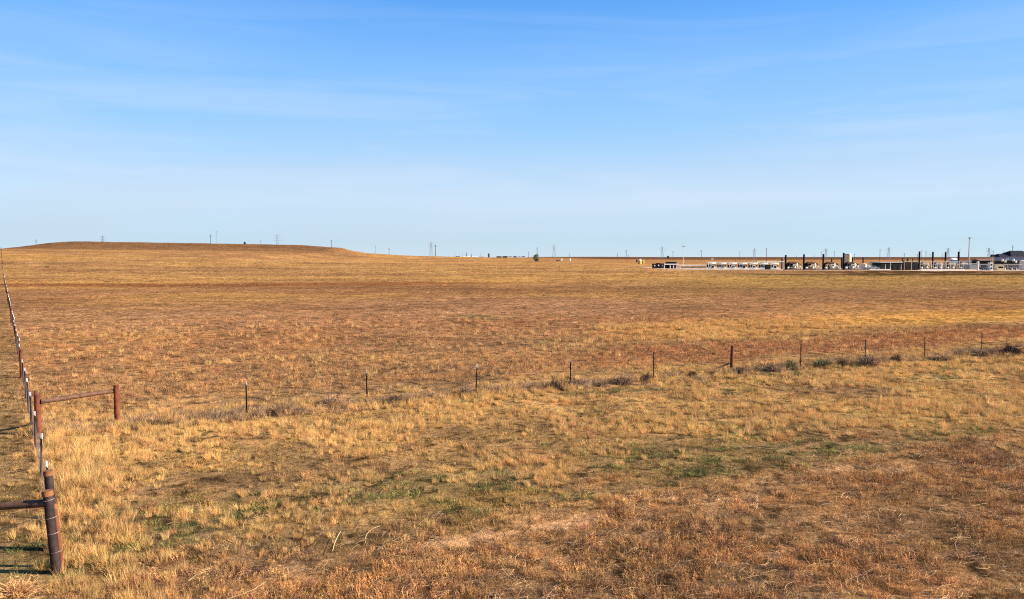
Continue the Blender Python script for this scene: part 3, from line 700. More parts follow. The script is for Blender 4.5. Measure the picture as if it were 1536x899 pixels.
PO = [(56, 359.5, 1000, .45, 'power pole at the far left where the hill starts to rise'), (317, 351.5, 1000, .45, 'dark power pole left of the hilltop tree, nearer than its faint neighbour'),
 (326.5, 346, 2100, .4, 'faint far pole close right of the dark hilltop pole'), (392, 360.5, 1500, .35, 'faint short pole between the hilltop tree and the tall pylon'),
 (498, 360.5, 1000, .42, 'dark pole on the right shoulder of the left hill'), (564, 368.5, 1900, .4, 'faint pole low on the right slope of the hill'), (584, 372.5, 1100, .42, 'dark pole at the right foot of the hill'),
 (653.5, 367.5, 950, .46, 'dark pole close right of the tall pylon at the foot of the hill'), (793, 378, 1500, .5, 'faint pole just left of the lone green tree'), (805.7, 371.5, 950, .42, 'dark pole rising behind the lone green tree'),
 (854.5, 381, 1300, .35, 'short pole behind the small white tank on the plain'), (926, 381, 1300, .45, 'short pole left of the tall pole on the open plain'), (939, 375, 1100, .45, 'tall dark pole left of the yellow tank'),
 (942.5, 382.5, 1500, .35, 'short faint pole close right of the tall one left of the yellow tank'), (1009, 377, 1300, .4, 'pole right of the round black tree top'), (1051.5, 375.5, 1100, .4, 'dark pole right of the white lamp mast'),
 (1109, 377, 1900, .4, 'faint pole left of the pylon above the cream vessels'), (1149, 372.5, 1200, .5, 'tall dark pole left of the first exhaust stack'), (1194, 383.5, 1500, .3, 'stubby faint pole between first and second exhaust stacks'),
 (1221, 383.5, 1500, .3, 'stubby faint pole between second and third exhaust stacks'), (1231, 377, 1500, .4, 'pole close left of the third exhaust stack'), (1250.5, 376.5, 1500, .5, 'grey pole between third and fourth exhaust stacks'),
 (1281, 381, 1200, .35, 'thin pole right of the tall tan tank'), (1319, 374, 1100, .42, 'dark pole left of the white roofed shed'), (1355.5, 380, 1100, .36, 'pole above the dark shrub row'),
 (1375.3, 381, 1200, .35, 'short pole close left of the first right hand stack'), (1381.5, 375.5, 1500, .35, 'thin pole close right of the first right hand stack'), (1388, 376.5, 1300, .42, 'pole midway between the first two right hand stacks'),
 (1394, 381, 1300, .4, 'short pole close left of the second right hand stack'), (1413, 381, 1400, .35, 'short pole close left of the third right hand stack'), (1438.5, 373.5, 1500, .4, 'faint pole rising over the rightmost stack'),
 (1488.5, 376, 1200, .4, 'pole behind the thin tan tower'), (1504.5, 376, 1300, .36, 'thin pole over the small blue roof'), (1517.5, 368, 1200, .5, 'tall grey pole over the large blue roof')]
for px, tp, D, r, lab in PO: pole(px, tp, D, lab, r)

# ------------------------------------------------------------------ gas station
def at(px, D): x = XD(px, D); return gl(x, D, .05)
def compressor(px, D, top, label, kind):
    root = empty('gas_compressor', at(px, D), label, 'compressor', 'gas compressors with black stacks'); h = ZP(top, D) - root.location.z
    s = 1.0 if kind == 0 else .82
    def V(x, y, z): return (x * s, y, z)
    MB().box((3.3 * s, 0, .15), (7.4 * s, 3.0, .3)).build('skid', M_brown if kind == 0 else M_conc, root)
    st = MB().cyl((0, 0, .3), (0, 0, h), .40, .38, 12).cyl((0, 0, h), (0, 0, h + .12), .42, .3, 12); st.cyl((0, 0, 1.0), (.9 * s, 0, 1.3), .22, .22, 8); st.build('exhaust_stack', M_black, root)
    e = MB().box((1.9 * s, 0, .95), (2.2 * s, 1.6, 1.2)).box((1.9 * s, 0, 1.7), (1.8 * s, 1.0, .4))
    for k in range(4): e.cyl(((1.1 + k * .5) * s, -.8, 1.2), ((1.1 + k * .5) * s, -1.25, 1.35), .16, .16, 8)
    e.build('engine_block', M_dark, root)
    c = MB()
    for k in range(2): c.vessel(((.75 + 2.9 * k) * s, -1.0, .95 + .15 * k), (0, 1, 0), .42, .7)
    c.build('compressor_cylinder', M_wp, root)
    MB().vessel((3.4 * s, -.2, 1.75), (1, 0, 0), .26, 1.7 * s).vessel((3.6 * s, -.9, .6), (1, 0, 0), .25, 1.6 * s).build('gas_bottle', M_cream, root)
    k = MB(); k.box((2.9 * s, .5, 3.05), (2.7 * s, 2.4, .55))
    cm = M_brown if kind == 0 else M_cream
    for dx in (-1.25, 1.25):
        for dy in (-1.0, 1.0): k.box(((2.9 + dx) * s, .5 + dy, 1.55), (.2, .2, 2.5))
    co = k.build('cooler', cm, root)
    MB().cyl((2.2 * s, .5, 3.33), (2.2 * s, .5, 3.55), .55, .5, 12).cyl((3.6 * s, .5, 3.33), (3.6 * s, .5, 3.55), .55, .5, 12).build('fan_ring', M_dark, co)
    v = MB(); v.vessel((4.75 * s, -.4, 1.75), (0, 0, 1), .34, 2.0); v.vessel((6.55 * s, .3, 1.2), (0, 0, 1), .3, 1.4); v.build('scrubber', M_wp, root)
    p = MB(); p.path([V(4.9, .4, 2.8), V(5.5, .4, 2.7), V(6.1, -.2, 1.2), V(6.9, -.2, .5)], .13).path([V(5.2, -.8, .5), V(5.9, -.8, 1.7), V(6.6, -.8, .5)], .12).path([V(2.6, -1.1, .8), V(2.9, -1.1, 2.3), V(4.4, -1.1, 2.3), V(4.7, -1.1, .6)], .11)
    p.build('pipework', M_cream, root)
    MB().path([V(4.7, .9, 3.0), V(5.6, .9, 2.9), V(7.0, .9, 2.1)], .24, 8).build('air_duct', M_dark, root)
    MB().box((3.1 * s, 1.75, 1.55), (5.6 * s, .12, 2.5)).box((1.2 * s, 1.2, 2.2), (.9 * s, .9, 1.6)).build('dark_backing', M_dark, root)  # dark backing added behind the machinery for contrast
    q_ = MB(); rq = random.Random(int(px))
    for k_ in range(9):
        xa = rq.uniform(.4, 6.8) * s; ya = rq.uniform(-1.4, -1.0); za = rq.uniform(.5, 2.9); xb = min(6.9 * s, xa + rq.uniform(.5, 1.8)); zb = za if rq.random() < .5 else rq.uniform(.4, 2.6)
        q_.path([(xa, ya, .3), (xa, ya, za), (xb, ya, zb), (xb, ya, .3)], rq.uniform(.05, .09), 6)
    q_.build('small_piping', M_tan if rq.random() < .5 else M_grey, root)
    q_ = MB()
    for k_ in range(4): q_.box((rq.uniform(.8, 6.6) * s, rq.uniform(-.9, .9), rq.uniform(.7, 1.1)), (rq.uniform(.4, .9), .6, rq.uniform(.8, 1.7)))
    q_.build('control_box', M_grey if kind == 0 else M_brown, root)
    if kind == 1:
        f = MB()
        for z in (2.55, 3.9): f.box((3.0 * s, -1.3, z), (6.9 * s, .16, .16))
        for x_ in (-.3, 1.9, 3.9, 6.1): f.box((x_ * s, -1.3, 2.1), (.17, .17, 3.75))
        f.build('pipe_frame', M_cream, root)
names = ['leftmost', 'second', 'third', 'fourth']
for i, (px, tp) in enumerate(((1178, 383), (1205.3, 382), (1234.3, 381.5), (1264.7, 379.7))):
    compressor(px, 334, tp, ('leftmost compressor with a tall black stack, beside the dark green cabinet', 'second black stacked compressor from the left of the station', 'third black stacked compressor, left of the tall tan tank group', 'compressor whose black stack stands directly before the tall tan tank')[i], 0)
for i, (px, tp) in enumerate(((1378.2, 377.7), (1398.3, 378.3), (1417.3, 378.5), (1436.7, 378))):
    compressor(px, 352, tp, ('compressor with black stack and cream frame right beside the dark shed', 'second of the four cream framed compressors at the right', 'third of the four cream framed compressors at the right', 'cream framed compressor nearest the tall floodlight mast')[i], 1)

# cream horizontal vessels
for i in range(7):
    px = 1067 + i * 15.6; D = 350
    root = empty('gas_separator', at(px, D), ('cream separator at the left end of the vessel row' if i == 0 else 'cream separator at the right end of the vessel row' if i == 6 else 'cream separator, number %s from the left in the vessel row' % ['', 'two', 'three', 'four', 'five', 'six'][i]), 'vessel', 'row of cream separators')
    MB().vessel((0, 0, 2.45), (1, 0, 0), .52, 3.6).build('vessel', M_cream, root); MB().box((.2, 1.3, 1.5), (3.9, .5, 1.5)).build('rear_skid', M_dark, root)
    MB().path([(-2.4, .6, 3.15), (2.35, .6, 3.15)], .10).path([(-2.4, -1.2, .35), (2.35, -1.2, .35)], .12).build('header_pipe', M_wp, root)
    MB().box((-1.1, 0, 1.1), (.25, .9, 1.9)).box((1.1, 0, 1.1), (.25, .9, 1.9)).build('saddle', M_dark, root)
    MB().box((0, -.6, .55), (3.6, .5, 1.1)).build('valve_skid', M_wp if i % 2 else M_cream, root)
    p = MB().cyl((1.6, .3, .4), (1.6, .3, 5.0 - .12 * (i % 3)), .11, .09, 8).cyl((1.6, .3, 4.7), (1.6, .3, 5.1 - .12 * (i % 3)), .2, .16, 8); p.build('vent_pipe', M_brown, root)
    MB().path([(-1.6, -.7, .5), (-1.6, -.7, 3.2), (1.2, -.7, 3.25)], .07).path([(-.6, -.95, .3), (-.6, -.95, 1.7), (.9, -.95, 1.7), (.9, -.95, .3)], .09).build('pipework', M_wp if i % 2 == 0 else M_grey, root)
    MB().box((.4, -1.0, .75), (.8, .35, .9)).build('instrument_box', M_dark if i % 3 == 0 else M_grey, root)
def runpipe(px0, px1, D, z, label, m=M_wp, r=.14, every=6.):
    x0, x1 = XD(px0, D), XD(px1, D); root = empty('pipe_run', gl(x0, D, .05), label, 'pipe', 'long pipes on low supports'); L = x1 - x0
    MB().cyl((0, 0, z), (L, 0, z), r, r, 8).build('pipe', m, root); b = MB(); k = .5
    while k < L: b.box((k, 0, z / 2 - .05), (.16, .16, z - .05)); k += every
    b.build('pipe_support', M_grey, root)
runpipe(1018, 1060, 352, 1.5, 'low white pipe between the white canopy and the vessel row', r=.22)
runpipe(1022, 1058, 347, .75, 'dark low pipe in front of the white pipe left of the vessel row', M_dark, .25, 4)
runpipe(1133, 1176, 360, 3.5, 'high cream pipe at the right end of the vessel row', M_cream, .15)
runpipe(1440, 1468, 348, 2.75, 'pale pipe on posts behind the concrete barriers', M_cream, .09, 3.)
runpipe(1468, 1532, 340, 2.6, 'long pale pipe on posts at the right end of the station', M_cream, .09, 3.)

def house(px0, px1, D, dep, hw, hr, label, wm, rm, name='shed', cat='shed', flat=False, hip=False, doors=0, over=.35, group=None, rh=None):
    x0, x1 = XD(px0, D), XD(px1, D); w = x1 - x0; root = empty(name, gl((x0 + x1) / 2, D + dep / 2, .03), label, cat, group)
    b = MB().box((0, 0, hw / 2), (w, dep, hw)); 
    b.build('wall', wm, root); a, c = w / 2 + over, dep / 2 + over
    if flat: MB().box((0, 0, hw + hr / 2 + .003), (w + 2 * over, dep + 2 * over, hr)).build('roof', rm, root)
    else:
        q = a * .45 if hip else a; r_ = MB()
        r_.add([(-a, -c, hw + .003), (a, -c, hw + .003), (a, c, hw + .003), (-a, c, hw + .003), (-q, 0, hw + hr), (q, 0, hw + hr)], [(0, 3, 2, 1), (0, 1, 5, 4), (2, 3, 4, 5), (1, 2, 5), (3, 0, 4)]); r_.build('roof', rm, root)
    for k in range(doors):
        xx = -w / 2 + w * (k + .5) / doors
        MB().box((xx, -dep / 2 - .02, min(2.2, hw * .8) / 2 + .01), (w / doors * .5, .06, min(2.2, hw * .8))).build('door', M_dark, root)
    return root
# left end
for k, (a, b, hh, lab) in enumerate(((979, 984, 2.0, 'leftmost dark equipment cabinet of the station'), (984.8, 990, 2.3, 'middle dark equipment cabinet with a pale panel'), (990.6, 995.6, 2.15, 'dark cabinet beside the white canopy'))):
    r_ = house(a, b, 352, 1.8, hh, .12, lab, M_dark, M_dgreen, 'equipment_cabinet', 'cabinet', flat=True, over=.05, group='dark cabinets at the left end of the station')
    MB().box((.1, -.93, hh * .6), (.5, .04, .6)).build('panel', M_wp if k != 2 else M_grey, r_)
x0, x1 = XD(996, 352), XD(1018, 352); w = x1 - x0
root = empty('canopy', gl((x0 + x1) / 2, 354, .03), 'white open canopy with a black top beside the dark cabinets', 'canopy')
MB().box((0, 0, 1.95), (w, 4, .5)).build('canopy_roof', M_wp, root); MB().box((.2, 0, 2.65), (w * .68, 3, .85)).build('roof_unit', M_black, root)
for xx in (-w / 2 + .2, -.5, 1.0, w / 2 - .2): MB().box((xx, -1.7, .85), (.4, .3, 1.7)).build('column', M_wp, root)
MB().box((0, 1.2, .85), (w * .8, 1, 1.69)).build('back_wall', M_dark, root)
# white lamp masts
def mast(px, D, top, label, r, m, head=True):
    root = empty('light_mast', at(px, D), label, 'mast'); h = ZP(top, D) - root.location.z
    MB().cyl((0, 0, -.1), (0, 0, h), r, r * .55, 10).build('mast_pole', m, root)
    if head: 
        MB().box((0, 0, h + .1), (1.3, .25, .18)).build('lamp_bar', m, root)
        for sx in (-.5, 0, .5): MB().box((sx, -.25, h - .12), (.34, .3, .3)).build('floodlight', M_grey, root)
mast(1025, 356, 369.5, 'thin pale lamp mast right of the white canopy', .13, M_conc)
mast(1452.2, 345, 357, 'tallest pale floodlight mast before the right hand compressors', .30, M_grey)
mast(1366.3, 328, 388.6, 'short tan pole in front of the dark shed', .12, M_tan, False)
mast(1351.2, 328, 396.5, 'short pale pole at the middle of the dark shed', .10, M_conc, False)
mast(1335.4, 328, 393.5, 'short white pole at the left part of the dark shed', .11, M_wp, False)
mast(1327.5, 328, 396.5, 'shortest white pole at the left end of the dark shed', .10, M_wp, False)
# cabinets, tanks
r_ = house(1149, 1155.5, 340, 1.8, 2.0, .1, 'dark green cabinet right of the cream vessels', M_dgreen, M_dgreen, 'equipment_cabinet', 'cabinet', flat=True, over=.04)
MB().box((-.75, -.93, 1.0), (.4, .04, 1.8)).build('door', M_black, r_)
def vtank(px, w, D, top, label, m, name='storage_tank', roof=None, group=None, base=None, dome=True):
    root = empty(name, at(px, D), label, 'tank', group); h = ZP(top, D) - root.location.z; r = w * D / F / 2
    MB().cyl((0, 0, -.05), (0, 0, h * .94), r, r, 20).build('tank_shell', m, root)
    MB().cyl((0, 0, h * .94), (0, 0, h), r * 1.02, r * (.35 if dome else .95), 20).build('tank_roof', roof or m, root)
    if r > .6: 
        l = MB()
        for sx in (-.22, .22): l.cyl((sx, -r - .12, .1), (sx, -r - .12, h * .95), .04, .04, 5)
        k = .3
        while k < h * .9: l.box((0, -r - .12, k), (.44, .04, .04)); k += .4
        l.build('ladder', M_grey, root)
    return root
vtank(1271, 10, 372, 381, 'tall tan tank with a grey roof rising behind the compressors', M_tan, roof=M_grey, dome=False)
vtank(1173.3, 4.6, 366, 386.5, 'tall dark brown tank left of the leftmost compressor', M_brown)
vtank(1295.5, 7.5, 338, 395.5, 'short cream tank right of the four left compressors', M_cream)
vtank(1302.5, 5, 340, 398.5, 'low pale tank right of the short cream tank', M_conc)
vtank(1294, 2.0, 420, 385.5, 'slim dark vertical vessel behind the short cream tank', M_dark)
vtank(1278, 2.0, 420, 386.6, 'slim dark vertical vessel just right of the tall tan tank', M_dark)
vtank(1262, 2.2, 420, 387.2, 'slim dark vertical vessel left of the stack before the tan tank', M_dark)
vtank(1247, 1.8, 420, 387.8, 'slim dark vertical vessel between the third and fourth stacks', M_dark)
vtank(1466, 3.6, 346, 392.3, 'slim cream tank right of the floodlight mast', M_cream)
vtank(1534, 9, 346, 390.5, 'large beige tank at the right edge of the picture', M_cream)
house(1311, 1319.5, 352, 5, 3.4, .15, 'square tan building left of the dark shed', M_tan, M_tan, 'building', 'building', flat=True, over=.05)
# pickup trucks in front of the tan building
def pickup(px, D, label, m):
    root = empty('pickup_truck', at(px, D), label, 'pickup truck', 'parked pickup trucks')
    b = MB(); prof = [(-2.6, .5), (2.6, .5), (2.65, .95), (1.5, 1.1), (.8, 1.72), (-.5, 1.75), (-.75, 1.12), (-2.6, 1.1)]
    for sy in (-.92, .92): b.v += [(x, sy, z) for x, z in prof]
    n = len(prof); b.f += [tuple(range(n)), tuple(range(2 * n - 1, n - 1, -1))] + [(i, n + i, n + (i + 1) % n, (i + 1) % n) for i in range(n)]; b.sm += [False] * (n + 2)
    b.build('body', m, root)
    MB().box((.12, -.925, 1.42), (1.1, .02, .34)).box((.12, .925, 1.42), (1.1, .02, .34)).build('window', M_glass, root)
    for x in (-1.7, 1.7):
        for y in (-.85, .85): MB().cyl((x, y - .12, .38), (x, y + .12, .38), .38, .38, 14).build('wheel', M_tyre, root)
pickup(1308.5, 336, 'grey pickup truck parked left of the dark shed', M_grey); pickup(1316.8, 337, 'dark pickup truck parked against the dark shed', M_dark)
# dark sheds with white roof
r_ = house(1320.5, 1353, 340, 8, 3.35, .22, 'long dark shed with a white roof edge', M_dgreen, M_wp, flat=True, over=.15, doors=4)
r_ = house(1357, 1376.5, 344, 7, 3.6, .16, 'dark open sided shed between the white roofed shed and the first framed compressor', M_dark, M_cream, flat=True, over=.1, doors=3)
vtank(1355.2, 2.6, 342, 391, 'narrow brown tank in the gap between the two dark sheds', M_brown)
# concrete barriers
for i in range(10):
    px = 1384.4 + i * 8.4; root = MB(); x_ = XD(px, 329)
    root.add([(-1.15, -.3, 0), (1.15, -.3, 0), (1.15, .3, 0), (-1.15, .3, 0), (-1.15, -.12, .55), (1.15, -.12, .55), (1.15, .12, .55), (-1.15, .12, .55)], [(0, 3, 2, 1), (4, 5, 6, 7), (0, 1, 5, 4), (1, 2, 6, 5), (2, 3, 7, 6), (3, 0, 4, 7)])
    o = root.build('concrete_barrier', M_conc if i < 8 else M_tan, loc=gl(x_, 329, .04)); tag(o, ('pale concrete barrier at the left end of the barrier row' if i == 0 else 'pinkish concrete barrier at the right end of the barrier row' if i == 9 else 'pale concrete barrier, %s from the left of the row' % ['', 'second', 'third', 'fourth', 'fifth', 'sixth', 'seventh', 'eighth', 'ninth'][i]), 'barrier', 'row of concrete barriers')
for i in range(3):
    o = MB().box((0, 0, .25), (3.1, .4, .5)).build('concrete_barrier', M_wp, loc=gl(XD(1311 + i * 5.6 * 1.9 - 2, 328), 328, .04)); tag(o, ('white barrier before the grey pickup truck', 'white barrier before the dark pickup truck', 'white barrier before the left end of the dark shed')[i], 'barrier', 'low white barriers by the trucks')
# white blue building behind the stacks, grey container
house(1430, 1436, 392, 4, 4.4, 1.0, 'small bluish white building behind the rightmost stack', M_bwall, M_wp, 'building', 'building')
house(1454, 1465, 342, 3, 2.4, .1, 'low grey container right of the floodlight mast', M_grey, M_grey, 'container', 'container', flat=True, over=.02)
# right end
house(1469, 1492, 385, 7, 4.0, 1.0, 'long dark brown shed behind the pipe racks', M_dark, M_brown, doors=3)
house(1441, 1463, 395, 7, 3.6, .9, 'low rusty red shed behind the floodlight mast', M_brown, M_rust, doors=3)
root = empty('ladder_tower', at(1487.5, 362), 'thin tan tower with a dark cap at the right of the station', 'tower'); h = ZP(382, 362) - root.location.z
t_ = MB()
for sx in (-.45, .45):
    for sy in (-.45, .45): t_.box((sx, sy, h * .45), (.16, .16, h * .9))
for k in range(6): t_.box((0, -.45, h * .14 * (k + 1)), (.9, .1, .1)); t_.box((0, .45, h * .14 * (k + 1)), (.9, .1, .1))
t_.build('tower_frame', M_tan, root); MB().box((0, 0, h * .93), (1.2, 1.2, h * .14)).build('cap', M_dark, root)
r_ = house(1484.3, 1488.8, 336, 1.6, 3.4, .1, 'white cabinet with two dark round fans', M_wp, M_wp, 'fan_cabinet', 'cabinet', flat=True, over=.03)
for z in (1.0, 2.5): MB().cyl((0, -.84, z), (0, -.9, z), .42, .42, 14).build('fan', M_dark, r_)
root = empty('steel_container', at(1498.3, 337), 'tan orange container with a dark open slot', 'container')
MB().box((0, 0, .5), (3, 2.2, 1.0)).box((0, 0, 2.0), (3, 2.2, .5)).box((-1.3, 0, 1.375), (.4, 2.2, .75)).box((1.3, 0, 1.375), (.4, 2.2, .75)).build('container_shell', M_tan, root); MB().box((0, .3, 1.375), (2.19, 1.4, .74)).build('slot', M_dark, root)
for k, (px, lab) in enumerate(((1473.5, 'green grey pipe rack left of the fan cabinet, nearer the cream tank'), (1479.8, 'green grey pipe rack touching the fan cabinet'), (1507.5, 'grey pipe rack just right of the tan container'), (1515.5, 'grey pipe rack in the middle of the right end'), (1523.5, 'grey pipe rack nearest the large beige tank'))):
    root = empty('pipe_rack', at(px, 338), lab, 'pipe rack', 'pipe racks at the right end'); b = MB()
    for sx in (-.9, 0, .9): b.box((sx, 0, 1.0), (.13, .13, 2.0))
    for z in (.5, 1.2, 2.0): b.box((0, 0, z), (2.2, .13, .13))
    b.build('rack_frame', M_grey, root)
    c = MB().vessel((-.4, .8, .9), (1, 0, 0), .4, 1.0); c.box((.6, .9, .8), (.7, .6, 1.4)); c.build('equipment', M_dark if k % 2 else M_dgreen, root)
    MB().vessel((.3 - .3 * (k % 3), -.3, .5), (0, 0, 1), .25, .5).build('valve_body', M_wp, root)
for k, (px, tp, lab) in enumerate(((1502.6, 388.2, 'leftmost white vessel before the blue roofs'), (1507, 390, 'second white vessel before the blue roofs, lower than its left neighbour'), (1519.2, 388, 'third white vessel before the blue roofs'), (1523, 390.4, 'rightmost white vessel before the blue roofs'))):
    D = 360; root = empty('white_vessel', at(px, D), lab, 'vessel', 'white vessels before the blue roofs'); z = ZP(tp, D) - root.location.z
    MB().vessel((0, 0, z - .8), (0, 0, 1), .42, .8).build('vessel', M_wp if k != 1 else M_cream, root)
    b = MB()
    for sx in (-.35, .35):
        for sy in (-.35, .35): b.box((sx, sy, (z - 1.3) / 2), (.14, .14, z - 1.3))
    b.build('leg_frame', M_dark, root)
house(1492, 1528, 372, 5, 3.9, .6, 'dark cluttered shed in front of the blue roofed barns', M_dark, M_dgreen, doors=6)
house(1499.5, 1512, 425, 8, ZP(384.9, 425) - .3, ZP(380.4, 425) - ZP(384.9, 425), 'smaller barn with a dark blue hipped roof', M_bwall, M_blue, 'barn', 'barn', hip=True, over=.9, group='barns with dark blue roofs')
house(1517, 1549, 432, 12, ZP(384.2, 432) - .3, ZP(376, 432) - ZP(384.2, 432), 'larger barn with a dark blue hipped roof at the right edge', M_bwall, M_blue, 'barn', 'barn', hip=True, over=1.6, group='barns with dark blue roofs')
# ------------------------------------------------------------------ things out on the plain
x, y = G(959.5, 396.6); 
def tank_xy(px, py, w, top, label, m, roof, group=None):
    x, y = G(px, py); root = empty('storage_tank', gl(x, y), label, 'tank', group); s = y / F; h = (py - top) * s; r = w * s / 2
    MB().cyl((0, 0, -.05), (0, 0, h * .72), r, r, 16).build('tank_shell', m, root); MB().cyl((0, 0, h * .72), (0, 0, h), r * 1.03, r * .5, 16).build('tank_roof', roof, root)
tank_xy(959.6, 396.2, 5.4, 388.8, 'yellow tank with a white domed top on the open plain', M_yel, M_wp)
tank_xy(965, 395.6, 2.6, 390.2, 'small yellow tank close right of the white topped one', M_yel, M_yel)
tank_xy(955.3, 393.6, 2.4, 389.6, 'small dark tank close left of the yellow tank', M_dark, M_dark)
tank_xy(854.8, 391.9, 2.2, 388, 'tiny white tank on the plain right of the pylon', M_wp, M_wp)
for px, w, m, lab, hh in ((835.5, 2.5, M_dark, 'leftmost tiny dark shed right of the lone tree', 1.7), (838.8, 2.2, M_brown, 'middle tiny brown shed right of the lone tree', 2.0), (842.6, 2.6, M_wp, 'tiny white shed right of the lone tree', 3.2)):
    x, D = G(px, 391.7); house(px - w / 2, px + w / 2, D, w * D / F, hh * D / F * .8, hh * D / F * .2, lab, m, m, over=.05, group='tiny sheds right of the lone tree')
D = 1250; px0 = 768
def farthing(px, w, top, m, lab, name, cat, group, D=1250):
    x = XD(px, D); z0 = Hs(x, D); h = ZP(top, D) - z0
    root = empty(name, (x, D, z0), lab, cat, group); wd = w * D / F
    MB().box((0, 0, h * .42), (wd, 5, h * .84)).build('wall', m, root); b = MB(); a = wd / 2 + .2
    b.add([(-a, -2.7, h * .84 + .003), (a, -2.7, h * .84 + .003), (a, 2.7, h * .84 + .003), (-a, 2.7, h * .84 + .003), (-a, 0, h), (a, 0, h)], [(0, 3, 2, 1), (0, 1, 5, 4), (2, 3, 4, 5), (1, 2, 5), (3, 0, 4)]); b.build('roof', M_wp if m is M_wp else M_grey if m is M_cream else M_dark, root)
for px, w, tp, m, lab in ((687, 6, 384.6, M_conc, 'leftmost pale low building of the far skyline plant'), (700, 9, 384.8, M_wp, 'long white building of the far skyline plant'), (712, 7, 385, M_wp, 'small white building left of the far dark tank'), (723, 8, 385.1, M_cream, 'cream low building touching the far dark tank'),
  (748.5, 7.5, 384.6, M_dark, 'left one of the two dark long far sheds'), (757.5, 7.5, 384.4, M_dark, 'right one of the two dark long far sheds'), (765.5, 6, 384.4, M_cream, 'pale far house directly right of the dark far sheds'),
  (772.5, 4.6, 384.2, M_grey, 'grey far house, second right of the dark far sheds'), (779, 4.2, 384.4, M_cream, 'pale far house, third right of the dark far sheds'), (785, 4.2, 384.3, M_conc, 'far house nearest the lone green tree')):
    farthing(px, w, tp, m, lab, 'far_building', 'building', 'far low buildings on the skyline')
for px, tp, r, m, lab in ((682, 379.8, .5, M_grey, 'leftmost slim stack of the far skyline plant'), (690, 381, .45, M_grey, 'second slim stack of the far skyline plant'), (693.8, 378.2, .5, M_grey, 'tallest slim stack of the far skyline plant'), (699.5, 379.2, .8, M_dark, 'dark stout stack of the far skyline plant'),
  (707, 381.3, .6, M_dark, 'stub stack between the stout stack and the pale one of the far plant'), (714, 380.9, .45, M_grey, 'slim stack over the small white far building'), (721, 379.8, .5, M_grey, 'slim stack left of the far dark tank')):
    pole(px, tp, 1250, lab, r, False, m, 'far_stack', 'slim stacks of the far skyline plant', 'stack')
vtank(733.2, 2.6, 1240, 380.3, 'dark upright tank on the skyline between the far plant and the dark sheds', M_dark)
# white trailer on the far slope
x, y = G(1068.5, 390.0); root = empty('white_trailer', gl(x, y), 'tiny white trailer parked on the far slope above the vessel row', 'trailer'); s = y / F
MB().box((0, 0, 1.9), (5.2, 2.4, 2.2)).build('trailer_box', M_wp, root); 
for xx in (-1.2, 1.2): MB().cyl((xx, -1.2, .5), (xx, 1.2, .5), .5, .5, 10).build('wheel', M_tyre, root)

# ------------------------------------------------------------------ world, sun, camera
EL = R(28); AZ = R(98)            # azimuth clockwise from +Y
w = bpy.data.worlds.new('World'); SC.world = w; w.use_nodes = True; nt = w.node_tree; N = nt.nodes; L = nt.links
bg = N['Background']; sky = N.new('ShaderNodeTexSky'); sky.sky_type = 'NISHITA'; sky.sun_disc = False; sky.sun_elevation = EL; sky.sun_rotation = AZ
sky.altitude = 1500; sky.air_density = 1.0; sky.dust_density = .6; sky.ozone_density = 1.6
tint = N.new('ShaderNodeMix'); tint.data_type = 'RGBA'; tint.blend_type = 'MULTIPLY'; tint.inputs[0].default_value = 1; tint.inputs[7].default_value = (.37, .81, 1.17, 1)
L.new(sky.outputs['Color'], tint.inputs[6])
tc = N.new('ShaderNodeTexCoord'); mp = N.new('ShaderNodeMapping'); mp.inputs['Scale'].default_value = (1.2, 1.2, 6.); mp.inputs['Rotation'].default_value = (0, .10, 0)
n = N.new('ShaderNodeTexNoise'); n.inputs['Scale'].default_value = 1.3; n.inputs['Detail'].default_value = 4; n.inputs['Roughness'].default_value = .45; n.inputs['Distortion'].default_value = .5
L.new(tc.outputs['Generated'], mp.inputs['Vector']); L.new(mp.outputs['Vector'], n.inputs['Vector'])
sep = N.new('ShaderNodeSeparateXYZ'); L.new(tc.outputs['Generated'], sep.inputs[0])
rp = N.new('ShaderNodeValToRGB'); e = rp.color_ramp.elements; e[0].position = 0; e[0].color = (.97,) * 3 + (1,); e[1].position = .75; e[1].color = (.0,) * 3 + (1,)
for ps, vl in ((.075, .97), (.16, .92), (.24, .82), (.33, .60)):
    q = e.new(ps); q.color = (vl,) * 3 + (1,)
L.new(sep.outputs['Z'], rp.inputs['Fac'])
mr = N.new('ShaderNodeMapRange'); mr.inputs['From Min'].default_value = .3; mr.inputs['From Max'].default_value = .7; mr.inputs['To Min'].default_value = -.08; mr.inputs['To Max'].default_value = .08
L.new(n.outputs['Fac'], mr.inputs['Value'])
ad = N.new('ShaderNodeMath'); ad.operation = 'ADD'; ad.use_clamp = True; L.new(rp.outputs['Color'], ad.inputs[0]); L.new(mr.outputs['Result'], ad.inputs[1])
mx = N.new('ShaderNodeMix'); mx.data_type = 'RGBA'; mx.inputs[7].default_value = (2.85, 3.55, 4.35, 1)
vr = N.new('ShaderNodeValToRGB'); e = vr.color_ramp.elements; e[0].position = .0; e[0].color = (.58, .71, .81, 1); e[1].position = .32; e[1].color = (.118, .372, .89, 1)
for ps, cc in ((.02, (.53, .68, .795)), (.075, (.56, .72, .89)), (.16, (.34, .60, .92)), (.24, (.244, .508, .92))):
    q = e.new(ps); q.color = cc + (1,)
L.new(sep.outputs['Z'], vr.inputs['Fac'])
vsc = N.new('ShaderNodeVectorMath'); vsc.operation = 'SCALE'; vsc.inputs['Scale'].default_value = 5.; L.new(vr.outputs['Color'], vsc.inputs[0]); L.new(vsc.outputs['Vector'], mx.inputs[7])
L.new(ad.outputs[0], mx.inputs[0]); L.new(tint.outputs[2], mx.inputs[6]); 
mp2 = N.new('ShaderNodeMapping'); mp2.inputs['Scale'].default_value = (1.0, 1.0, 11.); mp2.inputs['Rotation'].default_value = (0, .05, .3); L.new(tc.outputs['Generated'], mp2.inputs['Vector'])
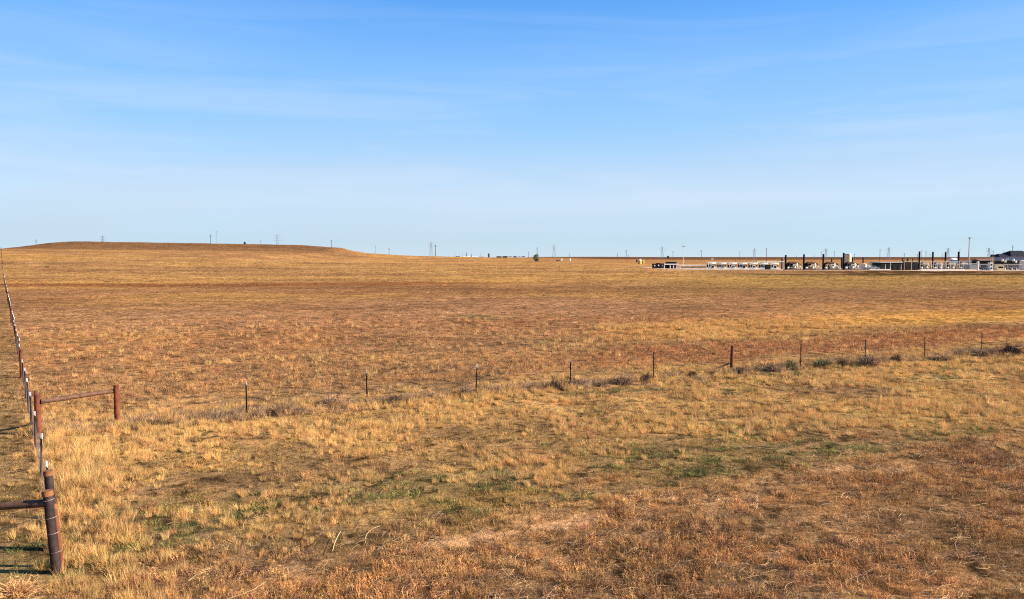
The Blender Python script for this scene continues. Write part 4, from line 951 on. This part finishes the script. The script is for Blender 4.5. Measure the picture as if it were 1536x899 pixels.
w2 = N.new('ShaderNodeTexNoise'); w2.inputs['Scale'].default_value = 2.3; w2.inputs['Detail'].default_value = 7; w2.inputs['Roughness'].default_value = .52; w2.inputs['Distortion'].default_value = .7; L.new(mp2.outputs['Vector'], w2.inputs['Vector'])
wr = N.new('ShaderNodeMapRange'); wr.interpolation_type = 'SMOOTHSTEP'; wr.inputs['From Min'].default_value = .40; wr.inputs['From Max'].default_value = .68; wr.inputs['To Max'].default_value = .30; L.new(w2.outputs['Fac'], wr.inputs['Value'])
wm = N.new('ShaderNodeValToRGB'); e = wm.color_ramp.elements; e[0].position = .02; e[0].color = (0, 0, 0, 1); e[1].position = .38; e[1].color = (.12, .12, .12, 1)
for ps, vl in ((.08, .9), (.16, .9), (.24, .4)):
    q = e.new(ps); q.color = (vl,) * 3 + (1,)
L.new(sep.outputs['Z'], wm.inputs['Fac']); wf = N.new('ShaderNodeMath'); wf.operation = 'MULTIPLY'; L.new(wr.outputs['Result'], wf.inputs[0]); L.new(wm.outputs['Color'], wf.inputs[1])
m3 = N.new('ShaderNodeMix'); m3.data_type = 'RGBA'; m3.inputs[7].default_value = (3.35, 3.85, 4.6, 1); L.new(wf.outputs[0], m3.inputs[0]); L.new(mx.outputs[2], m3.inputs[6]); L.new(m3.outputs[2], bg.inputs['Color']); bg.inputs['Strength'].default_value = .076
sv = Vector((math.cos(EL) * math.sin(AZ), math.cos(EL) * math.cos(AZ), math.sin(EL)))
sl = bpy.data.lights.new('sun', 'SUN'); sl.energy = 5.0; sl.angle = R(.5); sl.color = (1, .88, .70)
so = bpy.data.objects.new('sun', sl); COL.objects.link(so); so.rotation_euler = sv.to_track_quat('Z', 'Y').to_euler(); so.location = (0, 0, 30)
cam = bpy.data.cameras.new('camera'); co = bpy.data.objects.new('camera', cam); COL.objects.link(co); co.location = (0, 0, CAMZ); co.rotation_euler = (math.pi / 2 - PITCH, 0, 0)
cam.sensor_width = 36; cam.sensor_fit = 'HORIZONTAL'; cam.lens = 36 * F / 1536; cam.clip_end = 30000; cam.clip_start = .1; SC.camera = co
vsn = SC.view_settings; vsn.view_transform = 'Standard'; vsn.look = 'None'; vsn.exposure = 1.5; vsn.gamma = 1
SC.cycles.use_denoising = False; SC.cycles.filter_width = 1.1; SC.cycles.use_adaptive_sampling = False; SC.cycles.volume_bounces = 1; SC.cycles.max_bounces = 6; SC.cycles.transparent_max_bounces = 8
